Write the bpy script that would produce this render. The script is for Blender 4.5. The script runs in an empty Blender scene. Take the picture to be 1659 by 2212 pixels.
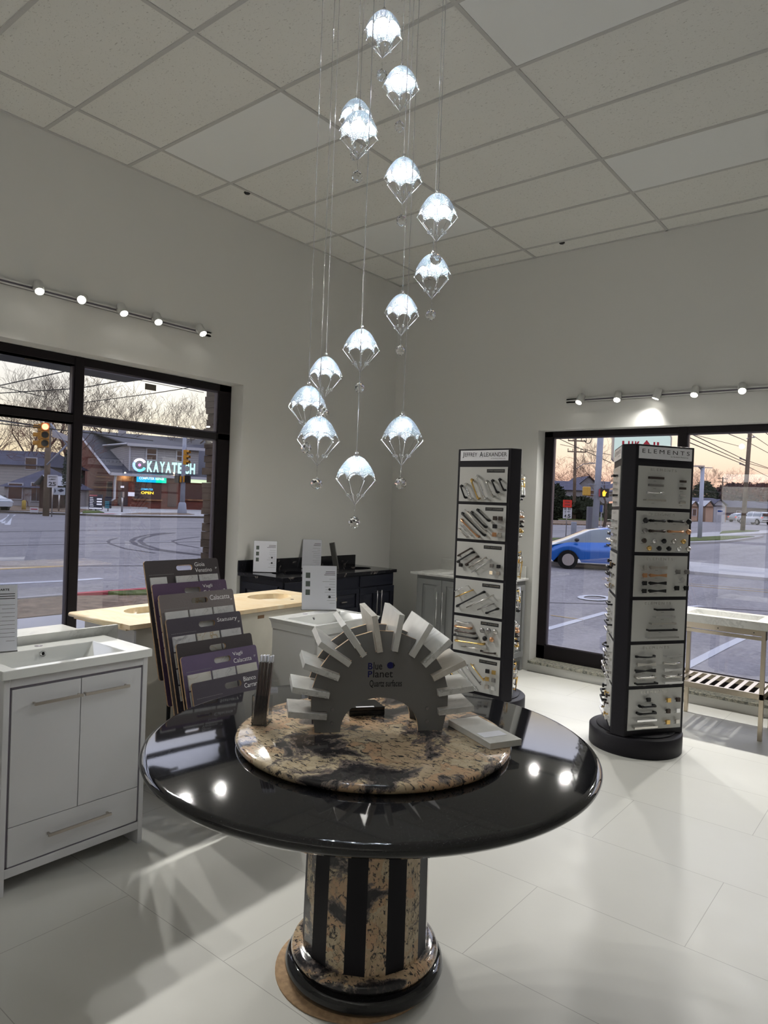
import bpy, bmesh, math, random
from mathutils import Vector, Matrix
random.seed(11)
PI=math.pi; D=math.radians
scn=bpy.context.scene; COL=scn.collection
# ---------------------------------------------------------------- camera
FPX=1499.294; W_,H_=1659,2212
CAM=Vector((4.77993,-6.07645,1.54641))
yaw,pitch,roll=0.676725,-0.012349,0.0385256
F=Vector((-math.sin(yaw)*math.cos(pitch),math.cos(yaw)*math.cos(pitch),math.sin(pitch)))
R0=F.cross(Vector((0,0,1))).normalized(); U0=R0.cross(F)
R=R0*math.cos(roll)+U0*math.sin(roll); U=-R0*math.sin(roll)+U0*math.cos(roll)
cd=bpy.data.cameras.new('camera'); cam=bpy.data.objects.new('camera',cd); COL.objects.link(cam)
cam.matrix_world=Matrix(((R.x,U.x,-F.x,CAM.x),(R.y,U.y,-F.y,CAM.y),(R.z,U.z,-F.z,CAM.z),(0,0,0,1)))
cd.sensor_fit='HORIZONTAL'; cd.sensor_width=36; cd.lens=FPX/W_*36; cd.clip_start=.05; cd.clip_end=900
scn.camera=cam
def ray(px,py): return F+R*((px-829.5)/FPX)-U*((py-1106)/FPX)
def far(px,py,d): return CAM+ray(px,py)*d
# ---------------------------------------------------------------- look and lights
scn.view_settings.view_transform='Standard'; scn.view_settings.look='None'
scn.view_settings.gamma=1; scn.view_settings.use_curve_mapping=False
scn.view_settings.exposure=0.56
SPOT_W=62; BULB=300; HEAD_E=14
w=bpy.data.worlds.new('dusk_sky'); scn.world=w; w.use_nodes=True; nt=w.node_tree; nt.nodes.clear()
def nd(nt,t,**k):
    n=nt.nodes.new(t)
    for a,b in k.items():
        if a in n.inputs: n.inputs[a].default_value=b
        else: setattr(n,a,b)
    return n
tc=nd(nt,'ShaderNodeTexCoord'); sp=nd(nt,'ShaderNodeSeparateXYZ'); nt.links.new(tc.outputs['Generated'],sp.inputs[0])
def ramp(nt,src,stops,interp='LINEAR'):
    r=nt.nodes.new('ShaderNodeValToRGB'); r.color_ramp.interpolation=interp
    e=r.color_ramp.elements
    while len(e)<len(stops): e.new(.5)
    for q,(p,c) in zip(e,stops): q.position=p; q.color=(*c,1) if len(c)==3 else c
    if src is not None: nt.links.new(src,r.inputs[0])
    return r
ra=ramp(nt,sp.outputs['Z'],[(0,(.98,.66,.30)),(.05,(1.05,.84,.52)),(.12,(1.12,1.03,.85)),(.22,(1.15,1.1,1.05)),(.34,(1.85,1.90,2.25)),(1,(1.3,1.38,1.75))])
rb=ramp(nt,sp.outputs['Z'],[(0,(.92,.42,.33)),(.03,(.98,.56,.40)),(.075,(1.05,.80,.58)),(.14,(1.05,.92,.72)),(.34,(1.85,1.90,2.25)),(1,(1.3,1.38,1.75))])
ax=nd(nt,'ShaderNodeMapRange'); nt.links.new(sp.outputs['X'],ax.inputs['Value']); ax.inputs['From Min'].default_value=-.8; ax.inputs['From Max'].default_value=-.45
mx=nd(nt,'ShaderNodeMix',data_type='RGBA'); nt.links.new(ax.outputs[0],mx.inputs[0]); nt.links.new(ra.outputs[0],mx.inputs[6]); nt.links.new(rb.outputs[0],mx.inputs[7])
bg=nd(nt,'ShaderNodeBackground'); bg.inputs['Strength'].default_value=1.0; nt.links.new(mx.outputs[2],bg.inputs[0])
ow=nd(nt,'ShaderNodeOutputWorld'); nt.links.new(bg.outputs[0],ow.inputs[0])
# ---------------------------------------------------------------- materials
MATS={}; ALB=1.0
def mat(name,col=(.8,.8,.8),rough=.5,metal=0,spec=.5,emit=None,es=0,bump=0,bscale=60,vary=0,vscale=8,trans=0,ior=1.45,coat=0):
    if name in MATS: return MATS[name]
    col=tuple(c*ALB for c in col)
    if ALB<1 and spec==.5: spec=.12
    m=bpy.data.materials.new(name); m.use_nodes=True; nt=m.node_tree; b=nt.nodes['Principled BSDF']
    b.inputs['Base Color'].default_value=(*col,1); b.inputs['Roughness'].default_value=rough; b.inputs['Metallic'].default_value=metal
    b.inputs['Specular IOR Level'].default_value=spec; b.inputs['IOR'].default_value=ior
    b.inputs['Transmission Weight'].default_value=trans; b.inputs['Coat Weight'].default_value=coat
    if emit: b.inputs['Emission Color'].default_value=(*emit,1); b.inputs['Emission Strength'].default_value=es
    if vary or bump:
        t=nd(nt,'ShaderNodeTexCoord')
        if vary:
            n=nd(nt,'ShaderNodeTexNoise',Scale=vscale,Detail=5.0); nt.links.new(t.outputs['Object'],n.inputs['Vector'])
            r=ramp(nt,n.outputs[0],[(.3,tuple(max(0,c*(1-vary)) for c in col)),(.7,tuple(min(1,c*(1+vary)) for c in col))]); nt.links.new(r.outputs[0],b.inputs['Base Color'])
        if bump:
            n=nd(nt,'ShaderNodeTexNoise',Scale=bscale,Detail=4.0); nt.links.new(t.outputs['Object'],n.inputs['Vector'])
            q=nd(nt,'ShaderNodeBump',Strength=bump,Distance=.01); nt.links.new(n.outputs[0],q.inputs['Height']); nt.links.new(q.outputs[0],b.inputs['Normal'])
    MATS[name]=m; return m
def base(name,rough=.5):
    m=mat(name,rough=rough); nt=m.node_tree; return m,nt,nt.nodes['Principled BSDF']
def lk(nt,a,b): nt.links.new(a,b)
def coords(nt,scale=(1,1,1),world=False,rot=(0,0,0)):
    if world: t=nd(nt,'ShaderNodeNewGeometry'); o=t.outputs['Position']
    else: t=nd(nt,'ShaderNodeTexCoord'); o=t.outputs['Object']
    mp=nd(nt,'ShaderNodeMapping'); mp.inputs['Scale'].default_value=scale; mp.inputs['Rotation'].default_value=rot; lk(nt,o,mp.inputs[0]); return mp.outputs[0]
def mixc(nt,f,a,b,mode='MIX'):
    m=nd(nt,'ShaderNodeMix',data_type='RGBA',blend_type=mode)
    for s,i in ((f,0),(a,6),(b,7)):
        if hasattr(s,'links') or hasattr(s,'is_linked'): lk(nt,s,m.inputs[i])
        else: m.inputs[i].default_value=s if i==0 else (*s,1)
    return m.outputs[2]
def noise(nt,v,scale,det=4,rough=.5,dist=0):
    n=nd(nt,'ShaderNodeTexNoise',Scale=float(scale),Detail=float(det),Roughness=float(rough),Distortion=float(dist)); lk(nt,v,n.inputs['Vector']); return n.outputs[0]
def rmp(nt,s,a,b,ca=(0,0,0),cb=(1,1,1)): return ramp(nt,s,[(a,ca),(b,cb)]).outputs[0]
def bumpn(nt,b,h,st,dist=.004):
    q=nd(nt,'ShaderNodeBump',Strength=st,Distance=dist); lk(nt,h,q.inputs['Height']); lk(nt,q.outputs[0],b.inputs['Normal'])

M_wall=mat('wall_paint',(.68,.675,.65),.85,spec=.2,bump=.04,bscale=90)
M_reveal=mat('reveal_paint',(.74,.735,.71),.8,spec=.2)
m,nt,b=base('ceiling_tile',.95); v=coords(nt); b.inputs['Specular IOR Level'].default_value=.1
f=rmp(nt,noise(nt,coords(nt,(1,1.8,1)),60,4,.7),.60,.68); lk(nt,mixc(nt,f,(.76,.755,.72),(.44,.43,.40)),b.inputs['Base Color']); M_ctile=m
M_cpanel=mat('light_lens',(.80,.81,.80),.6,spec=.3)
M_cgrid=mat('ceiling_grid',(.52,.515,.50),.6)  # darker than the tiles: shadow along the bars put into the colour
m,nt,b=base('floor_tile',.28); v=coords(nt,world=True)
br=nd(nt,'ShaderNodeTexBrick',offset=.5,squash=1.0); br.inputs['Scale'].default_value=1; br.inputs['Brick Width'].default_value=1.15; br.inputs['Row Height'].default_value=.573; br.inputs['Mortar Size'].default_value=.0013; br.inputs['Mortar Smooth'].default_value=.1
mp=nd(nt,'ShaderNodeMapping'); mp.inputs['Location'].default_value=(-.095,.002,0); lk(nt,v,mp.inputs[0]); lk(nt,mp.outputs[0],br.inputs['Vector'])
for i,c in (('Color1',(.62,.615,.575)),('Color2',(.61,.605,.57)),('Mortar',(.36,.35,.33))): br.inputs[i].default_value=(*c,1)
n1=noise(nt,coords(nt,(.7,1.4,1),True),3,8,.7); c=mixc(nt,rmp(nt,n1,.3,.75),br.outputs[0],(.60,.595,.56),'MIX'); 
mm=nt.nodes[-1]; f=nd(nt,'ShaderNodeMath',operation='MULTIPLY'); lk(nt,rmp(nt,n1,.35,.8),f.inputs[0]); f.inputs[1].default_value=.10
c=mixc(nt,f.outputs[0],br.outputs[0],(.50,.49,.45)); lk(nt,c,b.inputs['Base Color'])
lk(nt,rmp(nt,noise(nt,v,7,4),.2,.8,(.42,)*3,(.55,)*3),b.inputs['Roughness']); M_floor=m
M_alu=mat('dark_bronze_aluminium',(.013,.010,.012),.42,.2,spec=.3)
M_gasket=mat('glazing_bead',(.10,.09,.11),.4,.4)
M_white=mat('white_lacquer',(.68,.68,.70),.22,coat=.3)
M_groove=mat('grey_channel',(.20,.18,.22),.4)
M_ceramic=mat('white_ceramic',(.80,.81,.79),.08,coat=.6)
M_dark=mat('dark_gap',(.01,.01,.01),.9)
M_nickel=mat('brushed_nickel',(.50,.46,.42),.34,.95)
M_steel=mat('brushed_steel',(.56,.49,.39),.30,.95)
M_chrome=mat('chrome',(.80,.80,.82),.08,1)
M_gold=mat('brushed_gold',(.72,.48,.17),.25,1)
M_copper=mat('satin_copper',(.66,.36,.20),.28,1)
M_black=mat('black_metal',(.012,.012,.014),.45,.3)
M_bronze=mat('dark_bronze',(.07,.055,.05),.38,.7)
M_pewter=mat('pewter',(.28,.27,.27),.35,.9)
M_satin=mat('satin_silver',(.62,.60,.57),.25,1)
M_tower=mat('tower_black',(.010,.009,.013),.5,spec=.3)
M_board=mat('board_silver',(.50,.50,.485),.38,.15)
M_card=mat('header_card',(.74,.74,.78),.3)
M_ink=mat('black_ink',(.012,.012,.014),.6)
M_grayink=mat('grey_ink',(.22,.22,.22),.6)
M_bluei=mat('blue_ink',(.004,.006,.10),.4)
M_paper=mat('white_paper',(.74,.75,.82),.6)
M_lam=mat('grey_laminate',(.185,.18,.178),.42,bump=.02,bscale=400)
M_ply=mat('plywood_edge',(.50,.33,.19),.7,vary=.2,vscale=60)
M_whiteink=mat('white_ink',(.85,.85,.86),.6)
M_trackw=mat('track_white',(.62,.62,.60),.4)
M_lens=mat('lamp_lens',(1,1,1),.4,emit=(1,.97,.88),es=HEAD_E)
M_graycab=mat('grey_cabinet_paint',(.24,.245,.245),.4)
M_graycabR=M_graycab
M_blackcab=mat('navy_black_paint',(.010,.011,.018),.32)
M_cream=mat('cream_cabinet',(.60,.575,.50),.5,vary=.05)
M_ply2=mat('bare_wood',(.22,.13,.07),.8)
def marble(name,basec,vein,scale=3,amt=.55,rough=.15,thin=.03):
    m,nt,b=base(name,rough); v=coords(nt)
    w=nd(nt,'ShaderNodeTexNoise',Scale=float(scale),Detail=9.0,Roughness=.62,Distortion=1.2); lk(nt,v,w.inputs['Vector'])
    r=ramp(nt,w.outputs[0],[(.5-thin*2,(0,)*3),(.5,(1,)*3),(.5+thin,(0,)*3)])
    n2=rmp(nt,noise(nt,v,scale*.8,3),.42,.68); f=nd(nt,'ShaderNodeMath',operation='MULTIPLY'); lk(nt,r.outputs[0],f.inputs[0]); lk(nt,n2,f.inputs[1])
    g=nd(nt,'ShaderNodeMath',operation='MULTIPLY'); lk(nt,f.outputs[0],g.inputs[0]); g.inputs[1].default_value=amt
    cl=mixc(nt,rmp(nt,noise(nt,v,scale*2,5),.3,.8),basec,tuple(x*.86 for x in basec))
    lk(nt,mixc(nt,g.outputs[0],cl,vein),b.inputs['Base Color']); return m
M_mwhite=marble('white_marble',(.66,.66,.63),(.25,.25,.25),5,.5)
M_quartz=[marble('quartz_plain',(.72,.71,.68),(.5,.49,.47),9,.3,.2),marble('quartz_veined',(.74,.74,.72),(.12,.11,.10),6,.9,.2,.014),marble('quartz_cloud',(.66,.65,.63),(.36,.35,.34),14,.8,.2,.08),marble('quartz_warm',(.70,.66,.60),(.45,.38,.30),8,.5,.2)]
M_tiles=[marble('tile_carrara',(.66,.66,.66),(.2,.2,.22),12,.8,.15,.02),marble('tile_statuary',(.70,.69,.70),(.14,.13,.16),7,.95,.15,.03),marble('tile_gold_vein',(.70,.68,.63),(.42,.27,.10),8,.9,.15,.02)]
m,nt,b=base('beige_marble_top',.18); v=coords(nt); c=mixc(nt,rmp(nt,noise(nt,coords(nt,(1,3,1)),4,6,.6,1),.35,.7),(.80,.60,.36),(.86,.74,.52)); lk(nt,c,b.inputs['Base Color']); M_beige=m
# black granite with fine silver flecks
m,nt,b=base('black_granite',.07); v=coords(nt)
vo=nd(nt,'ShaderNodeTexVoronoi',Scale=420.0); lk(nt,v,vo.inputs['Vector'])
sp_=rmp(nt,vo.outputs['Distance'],.10,.26,(1,1,1),(0,0,0)); g=nd(nt,'ShaderNodeMath',operation='MULTIPLY'); lk(nt,sp_,g.inputs[0]); lk(nt,rmp(nt,noise(nt,v,160,2),.5,.62),g.inputs[1])
lk(nt,mixc(nt,g.outputs[0],(.009,.009,.011),(.10,.11,.13)),b.inputs['Base Color']); lk(nt,rmp(nt,noise(nt,v,350,2),.35,.7,(.03,)*3,(.07,)*3),b.inputs['Roughness']); b.inputs['IOR'].default_value=1.56; M_bgran=m
m,nt,b=base('black_marbled_stone',.12); v=coords(nt); f=rmp(nt,noise(nt,v,7,6,.6,1.5),.60,.74); lk(nt,mixc(nt,f,(.010,.010,.013),(.34,.30,.27)),b.inputs['Base Color']); M_bstone=m
# peach granite: cream and peach crystals, black and smoky clouds, fine dark cracks
def granite(name,sc=1.0):
    m,nt,b=base(name,.10); v=coords(nt)
    vo=nd(nt,'ShaderNodeTexVoronoi',Scale=9.0*sc,Randomness=1.0); nw=nd(nt,'ShaderNodeTexNoise',Scale=7.0*sc,Detail=4.0); lk(nt,v,nw.inputs['Vector'])
    vv=nd(nt,'ShaderNodeMix',data_type='VECTOR'); vv.inputs[0].default_value=.22; lk(nt,v,vv.inputs[4]); lk(nt,nw.outputs['Color'],vv.inputs[5]); lk(nt,vv.outputs[1],vo.inputs['Vector'])
    sx=nd(nt,'ShaderNodeSeparateXYZ'); lk(nt,vo.outputs['Color'],sx.inputs[0])
    c=mixc(nt,rmp(nt,sx.outputs[0],.25,.7),(.66,.42,.26),(.66,.55,.38))
    c=mixc(nt,rmp(nt,noise(nt,v,30*sc,6,.7),.40,.66),c,(.50,.38,.24))
    ve=nd(nt,'ShaderNodeTexVoronoi',feature='DISTANCE_TO_EDGE',Scale=9.0*sc); lk(nt,vv.outputs[1],ve.inputs['Vector'])
    g=nd(nt,'ShaderNodeMath',operation='MULTIPLY'); lk(nt,rmp(nt,ve.outputs[0],.0,.018,(1,)*3,(0,)*3),g.inputs[0]); lk(nt,rmp(nt,noise(nt,v,9*sc,3),.45,.6),g.inputs[1])
    c=mixc(nt,g.outputs[0],c,(.06,.045,.04))
    n3=nd(nt,'ShaderNodeTexNoise',Scale=5.2*sc,Detail=10.0,Roughness=.68,Distortion=.5); lk(nt,coords(nt,(1,.72,1),rot=(0,0,.7)),n3.inputs['Vector'])
    c=mixc(nt,rmp(nt,n3.outputs[0],.50,.53),c,(.19,.155,.14)); c=mixc(nt,rmp(nt,n3.outputs[0],.545,.575),c,(.028,.026,.030))
    n4=noise(nt,coords(nt,(1,2.2,1),rot=(0,0,.5)),34*sc,4,.65,.8); c=mixc(nt,rmp(nt,n4,.56,.60),c,(.05,.045,.045))
    lk(nt,c,b.inputs['Base Color']); b.inputs['Coat Weight'].default_value=.3; return m
M_gran=granite('peach_granite'); M_granp=granite('peach_granite_column',1.5)
m,nt,b=base('brochure_stripe',.3); v=coords(nt,(260,1,1)); lk(nt,mixc(nt,rmp(nt,noise(nt,v,1,3),.35,.65),(.05,.035,.035),(.20,.15,.14)),b.inputs['Base Color']); M_broch=m
# window glass: thin, clear with fresnel mirror
def glassthin(name,tint=(1,1,1),k=1.0,ior=1.52):
    m=bpy.data.materials.new(name); m.use_nodes=True; nt=m.node_tree; nt.nodes.clear()
    t=nd(nt,'ShaderNodeBsdfTransparent'); t.inputs[0].default_value=(*tint,1); g=nd(nt,'ShaderNodeBsdfGlossy',Roughness=0.0); fr=nd(nt,'ShaderNodeFresnel',IOR=ior)
    mu=nd(nt,'ShaderNodeMath',operation='MULTIPLY',use_clamp=True); lk(nt,fr.outputs[0],mu.inputs[0]); mu.inputs[1].default_value=k
    s=nd(nt,'ShaderNodeMixShader'); lk(nt,mu.outputs[0],s.inputs[0]); lk(nt,t.outputs[0],s.inputs[1]); lk(nt,g.outputs[0],s.inputs[2])
    o=nd(nt,'ShaderNodeOutputMaterial'); lk(nt,s.outputs[0],o.inputs[0]); MATS[name]=m; return m
M_glass=glassthin('window_glass',(.93,.94,.96),1.7); M_acryl=glassthin('clear_acrylic',(.92,.93,.94),1.2)
M_crystal=mat('crystal',(1,1,1),.0,trans=1,ior=1.55)
# pendant beads: translucent glass lit from inside by the bulb
m=bpy.data.materials.new('glass_beads'); m.use_nodes=True; nt=m.node_tree; nt.nodes.clear()
a=nd(nt,'ShaderNodeBsdfTranslucent'); a.inputs[0].default_value=(.90,.95,1,1); g=nd(nt,'ShaderNodeBsdfGlossy',Roughness=.12); g.inputs[0].default_value=(.9,.95,1,1)
df=nd(nt,'ShaderNodeBsdfDiffuse'); df.inputs[0].default_value=(.80,.87,.93,1)
s1=nd(nt,'ShaderNodeMixShader'); s1.inputs[0].default_value=.35; lk(nt,a.outputs[0],s1.inputs[1]); lk(nt,df.outputs[0],s1.inputs[2])
s2=nd(nt,'ShaderNodeMixShader'); s2.inputs[0].default_value=.18; lk(nt,s1.outputs[0],s2.inputs[1]); lk(nt,g.outputs[0],s2.inputs[2])
o=nd(nt,'ShaderNodeOutputMaterial'); lk(nt,s2.outputs[0],o.inputs[0]); M_beads=m
M_bulb=mat('bulb',(1,1,1),.5,emit=(.86,.93,1),es=BULB)
M_bead2=mat('clear_bead',(.95,.98,1),.02,trans=1,ior=1.5)
M_cable=mat('clear_cable',(.55,.56,.57),.2,.5)
# ---------------------------------------------------------------- geometry helpers
class B:
    def __init__(s): s.bm=bmesh.new()
    def box(s,x0,x1,y0,y1,z0,z1,m=None,mi=0):
        vs=[Vector((x,y,z)) for z in (z0,z1) for y in (y0,y1) for x in (x0,x1)]
        if m is not None: vs=[m@v for v in vs]
        v=[s.bm.verts.new(p) for p in vs]
        for q in ((0,2,3,1),(4,5,7,6),(0,1,5,4),(2,6,7,3),(0,4,6,2),(1,3,7,5)):
            f=s.bm.faces.new([v[i] for i in q]); f.material_index=mi
        return s
    def quad(s,pts,mi=0):
        f=s.bm.faces.new([s.bm.verts.new(Vector(p)) for p in pts]); f.material_index=mi; return s
    def tube(s,pts,r,n=8,cap=True,mi=0):
        pts=[Vector(p) for p in pts]; rs=r if isinstance(r,(list,tuple)) else [r]*len(pts); rings=[]
        for i,p in enumerate(pts):
            t=(pts[min(i+1,len(pts)-1)]-pts[max(i-1,0)])
            if t.length<1e-9: t=Vector((0,0,1))
            t.normalize(); a=t.cross(Vector((0,0,1)) if abs(t.z)<.95 else Vector((1,0,0))).normalized(); c=t.cross(a)
            rings.append([s.bm.verts.new(p+(a*math.cos(2*PI*k/n)+c*math.sin(2*PI*k/n))*rs[i]) for k in range(n)])
        for A,Bq in zip(rings,rings[1:]):
            for k in range(n):
                f=s.bm.faces.new((A[k],A[(k+1)%n],Bq[(k+1)%n],Bq[k])); f.smooth=n>5; f.material_index=mi
        if cap:
            for q,rv in ((rings[0],1),(rings[-1],0)):
                f=s.bm.faces.new(q[::-1] if rv else q); f.material_index=mi
        return s
    def lathe(s,prof,c=(0,0,0),n=48,smooth=True,a0=0,a1=2*PI,mi=0):
        c=Vector(c); full=abs(a1-a0-2*PI)<1e-6; m=n if full else n+1; rings=[]
        for r,z in prof: rings.append([s.bm.verts.new(c+Vector((r*math.cos(a0+(a1-a0)*k/n),r*math.sin(a0+(a1-a0)*k/n),z))) for k in range(m)] if r>1e-6 else [s.bm.verts.new(c+Vector((0,0,z)))])
        for A,Q in zip(rings,rings[1:]):
            for k in range(n):
                k2=(k+1)%m
                vs=([A[0]] if len(A)==1 else [A[k],A[k2]])+([Q[0]] if len(Q)==1 else [Q[k2],Q[k]])
                if len(set(vs))>2:
                    f=s.bm.faces.new(vs); f.smooth=smooth; f.material_index=mi
        return s
    def ball(s,c,r,sub=2,smooth=True,sc=(1,1,1)):
        m=Matrix.Translation(Vector(c))@Matrix.Diagonal((*sc,1)); q=bmesh.ops.create_icosphere(s.bm,subdivisions=sub,radius=r,matrix=m)
        if smooth:
            for v in q['verts']:
                for f in v.link_faces: f.smooth=True
        return s
    def prism(s,poly,z0,z1,m=None,mi=0):
        if m is None: m=Matrix()
        a=[s.bm.verts.new(m@Vector((x,y,z0))) for x,y in poly]; b=[s.bm.verts.new(m@Vector((x,y,z1))) for x,y in poly]
        n=len(poly)
        for f in (a[::-1],b): s.bm.faces.new(f).material_index=mi
        for k in range(n): s.bm.faces.new((a[k],a[(k+1)%n],b[(k+1)%n],b[k])).material_index=mi
        return s
    def mesh(s,name,mats):
        bmesh.ops.recalc_face_normals(s.bm,faces=s.bm.faces[:])
        me=bpy.data.meshes.new(name); s.bm.to_mesh(me); s.bm.free()
        for m in (mats if isinstance(mats,(list,tuple)) else [mats]): me.materials.append(m)
        return me
    def obj(s,name,mats,parent=None,bevel=0,loc=None,rot=None,seg=2):
        return put(name,s.mesh(name,mats),parent,bevel,loc,rot,seg)
def put(name,me,parent=None,bevel=0,loc=None,rot=None,seg=2):
    o=bpy.data.objects.new(name,me); COL.objects.link(o); o.parent=parent
    if loc is not None: o.location=loc
    if rot is not None: o.rotation_euler=rot
    if bevel:
        md=o.modifiers.new('bevel','BEVEL'); md.width=bevel; md.segments=seg; md.limit_method='ANGLE'; md.angle_limit=D(35)
    return o
def tag(o,label=None,cat=None,group=None,kind=None):
    if label: o['label']=label
    if cat: o['category']=cat
    if group: o['group']=group
    if kind: o['kind']=kind
    return o
def thing(name,label,cat,loc=(0,0,0),rz=0,group=None):
    o=bpy.data.objects.new(name,None); COL.objects.link(o); o.location=loc; o.rotation_euler=(0,0,rz); o.empty_display_size=.05
    return tag(o,label,cat,group)
def struct(name,bb,m,bevel=0): return tag(bb.obj(name,m,None,bevel),kind='structure')
def kids(o): return [c for c in ALLKIDS(o)]
def ALLKIDS(o): return [c for c in COL.objects if c.parent==o]
def copy_tree(o,parent=None,depth=0):
    c=o.copy(); COL.objects.link(c); c.parent=parent
    for ch in ALLKIDS(o): copy_tree(ch,c,depth+1)
    return c
def bx(name,x0,x1,y0,y1,z0,z1,m,parent=None,bevel=0): return B().box(x0,x1,y0,y1,z0,z1).obj(name,m,parent,bevel)
def shape2d(loops,th,m0,m1):
    """flat shape with holes, thickness th, in the local XY plane; returns a mesh whose rim uses slot 1"""
    cu=bpy.data.curves.new('c','CURVE'); cu.dimensions='2D'; cu.fill_mode='BOTH'; cu.extrude=th/2
    for lp in loops:
        s=cu.splines.new('POLY'); s.points.add(len(lp)-1); s.use_cyclic_u=True
        for p,q in zip(s.points,lp): p.co=(q[0],q[1],0,1)
    o=bpy.data.objects.new('tmp',cu); me=bpy.data.meshes.new_from_object(o); bpy.data.objects.remove(o); bpy.data.curves.remove(cu)
    me.materials.clear(); me.materials.append(m0); me.materials.append(m1)
    for p in me.polygons: p.material_index=0 if abs(p.normal.z)>.5 else 1; p.use_smooth=False
    return me
TXT={}
def text_mesh(s,width=None,height=None,ext=.0004,bold=0,shear=0,sp=1.0):
    key=(s,width,height,ext,bold,shear,sp)
    if key in TXT: return TXT[key]
    cu=bpy.data.curves.new('t','FONT'); cu.body=s; cu.size=1; cu.offset=bold; cu.shear=shear; cu.space_character=sp; cu.align_x='LEFT'; cu.resolution_u=3
    o=bpy.data.objects.new('tmp',cu); me=bpy.data.meshes.new_from_object(o); bpy.data.objects.remove(o); bpy.data.curves.remove(cu)
    xs=[v.co.x for v in me.vertices]; ys=[v.co.y for v in me.vertices]; x0,x1,y0,y1=min(xs),max(xs),min(ys),max(ys)
    sx=width/(x1-x0) if width else height/(y1-y0); sy=height/(y1-y0) if height else sx
    for v in me.vertices: v.co.x=(v.co.x-(x0+x1)/2)*sx; v.co.y=(v.co.y-(y0+y1)/2)*sy; v.co.z=ext
    TXT[key]=me; return me
def frameM(o,u,v):
    """matrix whose local x = u, local y = v, z = u x v"""
    u=Vector(u).normalized(); v=Vector(v).normalized(); n=u.cross(v).normalized(); v=n.cross(u)
    return Matrix(((u.x,v.x,n.x,o[0]),(u.y,v.y,n.y,o[1]),(u.z,v.z,n.z,o[2]),(0,0,0,1)))
def lettering(s,m,parent,M,width=None,height=None,name='lettering',**k):
    me=text_mesh(s,width,height,**k)
    if not me.materials: me.materials.append(m)
    elif me.materials[0]!=m: me=me.copy(); me.materials.clear(); me.materials.append(m)
    o=bpy.data.objects.new(name,me); COL.objects.link(o); o.parent=parent; o.matrix_local=M; return o
def T(x,y,z=0): return Matrix.Translation(Vector((x,y,z)))
def rrect(x0,x1,y0,y1,r,n=5):
    p=[]
    for cx,cy,a in ((x1-r,y1-r,0),(x0+r,y1-r,90),(x0+r,y0+r,180),(x1-r,y0+r,270)):
        for k in range(n+1): t=D(a+90*k/n); p.append((cx+r*math.cos(t),cy+r*math.sin(t)))
    return p
# ================================================================ ROOM
CH=3.96; RX=8.6; RY=-9.6
LW=(-5.75,-2.145,.06,2.53)   # left opening y0,y1,z0,z1
RW=(1.75,5.35,.10,2.30)      # right opening x0,x1,z0,z1
TH=.30
struct('floor',B().box(-TH,RX,RY,TH,-.08,0),M_floor)
b=B(); b.box(-TH,0,LW[1],0,0,CH).box(-TH,0,RY,LW[0],0,CH).box(-TH,0,LW[0],LW[1],LW[3],CH).box(-TH,0,LW[0],LW[1],0,LW[2]); struct('wall_left',b,M_wall)
b=B(); b.box(-TH,RW[0],0,TH,0,CH).box(RW[1],RX,0,TH,0,CH).box(RW[0],RW[1],0,TH,RW[3],CH).box(RW[0],RW[1],0,TH,0,RW[2]-.02); struct('wall_right',b,M_wall)
struct('wall_back',B().box(-TH,RX,RY-.15,RY,0,CH),M_wall); struct('wall_side',B().box(RX,RX+.15,RY,TH,0,CH),M_wall)
GA,GB=.432,.259
b=B(); b.box(-TH,RX,RY,TH,CH,CH+.05); struct('ceiling',b,M_ctile)
b=B()
k=0
while GA+k*1.2192<RX: x=GA+k*1.2192; b.box(x-.012,x+.012,RY,0,CH-.006,CH); k+=1
k=0
while GB+k*.6096<-RY: y=-(GB+k*.6096); b.box(0,RX,y-.012,y+.012,CH-.0065,CH); k+=1
b.box(0,.022,RY,0,CH-.006,CH).box(0,RX,-.022,0,CH-.006,CH); struct('trim_1',b,M_cgrid)
for (ci,ck,lab) in ((0,4,'unlit smooth ceiling light lens beside the left wall track'),(0,1,'unlit smooth ceiling light lens nearest the room corner'),(2,4,'unlit ceiling light lens at the top edge, right of the pendants'),(2,1,'unlit ceiling light lens above the right window wall')):
    x=GA+ci*1.2192; y=-(GB+ck*.6096)
    o=bx('ceiling_light',x+.013,x+1.206,y-.597,y-.013,CH-.0045,CH,M_cpanel); tag(o,lab,'ceiling light','flat ceiling light lenses')
for x,y,l in ((.407,-2.513,'small dark round ceiling fitting near the left wall'),(2.017,-.224,'small dark round ceiling fitting near the right wall')):
    tag(B().lathe([(0,-.012),(.018,-.012),(.026,-.004),(.026,0)],(x,y,CH),16).obj('ceiling_fitting',M_ink),l,'ceiling fitting')
# ---- granite sills and low curbs
m,nt,bb=base('sill_stone',.3); lk(nt,mixc(nt,rmp(nt,noise(nt,coords(nt),45,5,.7),.42,.6),(.42,.40,.33),(.10,.11,.10)),bb.inputs['Base Color']); M_sill=m
struct('trim_2',B().box(RW[0],RW[1],-.035,.18,.078,.105),M_sill,.004)
struct('trim_3',B().box(-.18,.03,LW[0],LW[1],LW[2]-.005,LW[2]+.02),M_sill,.004)
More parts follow.
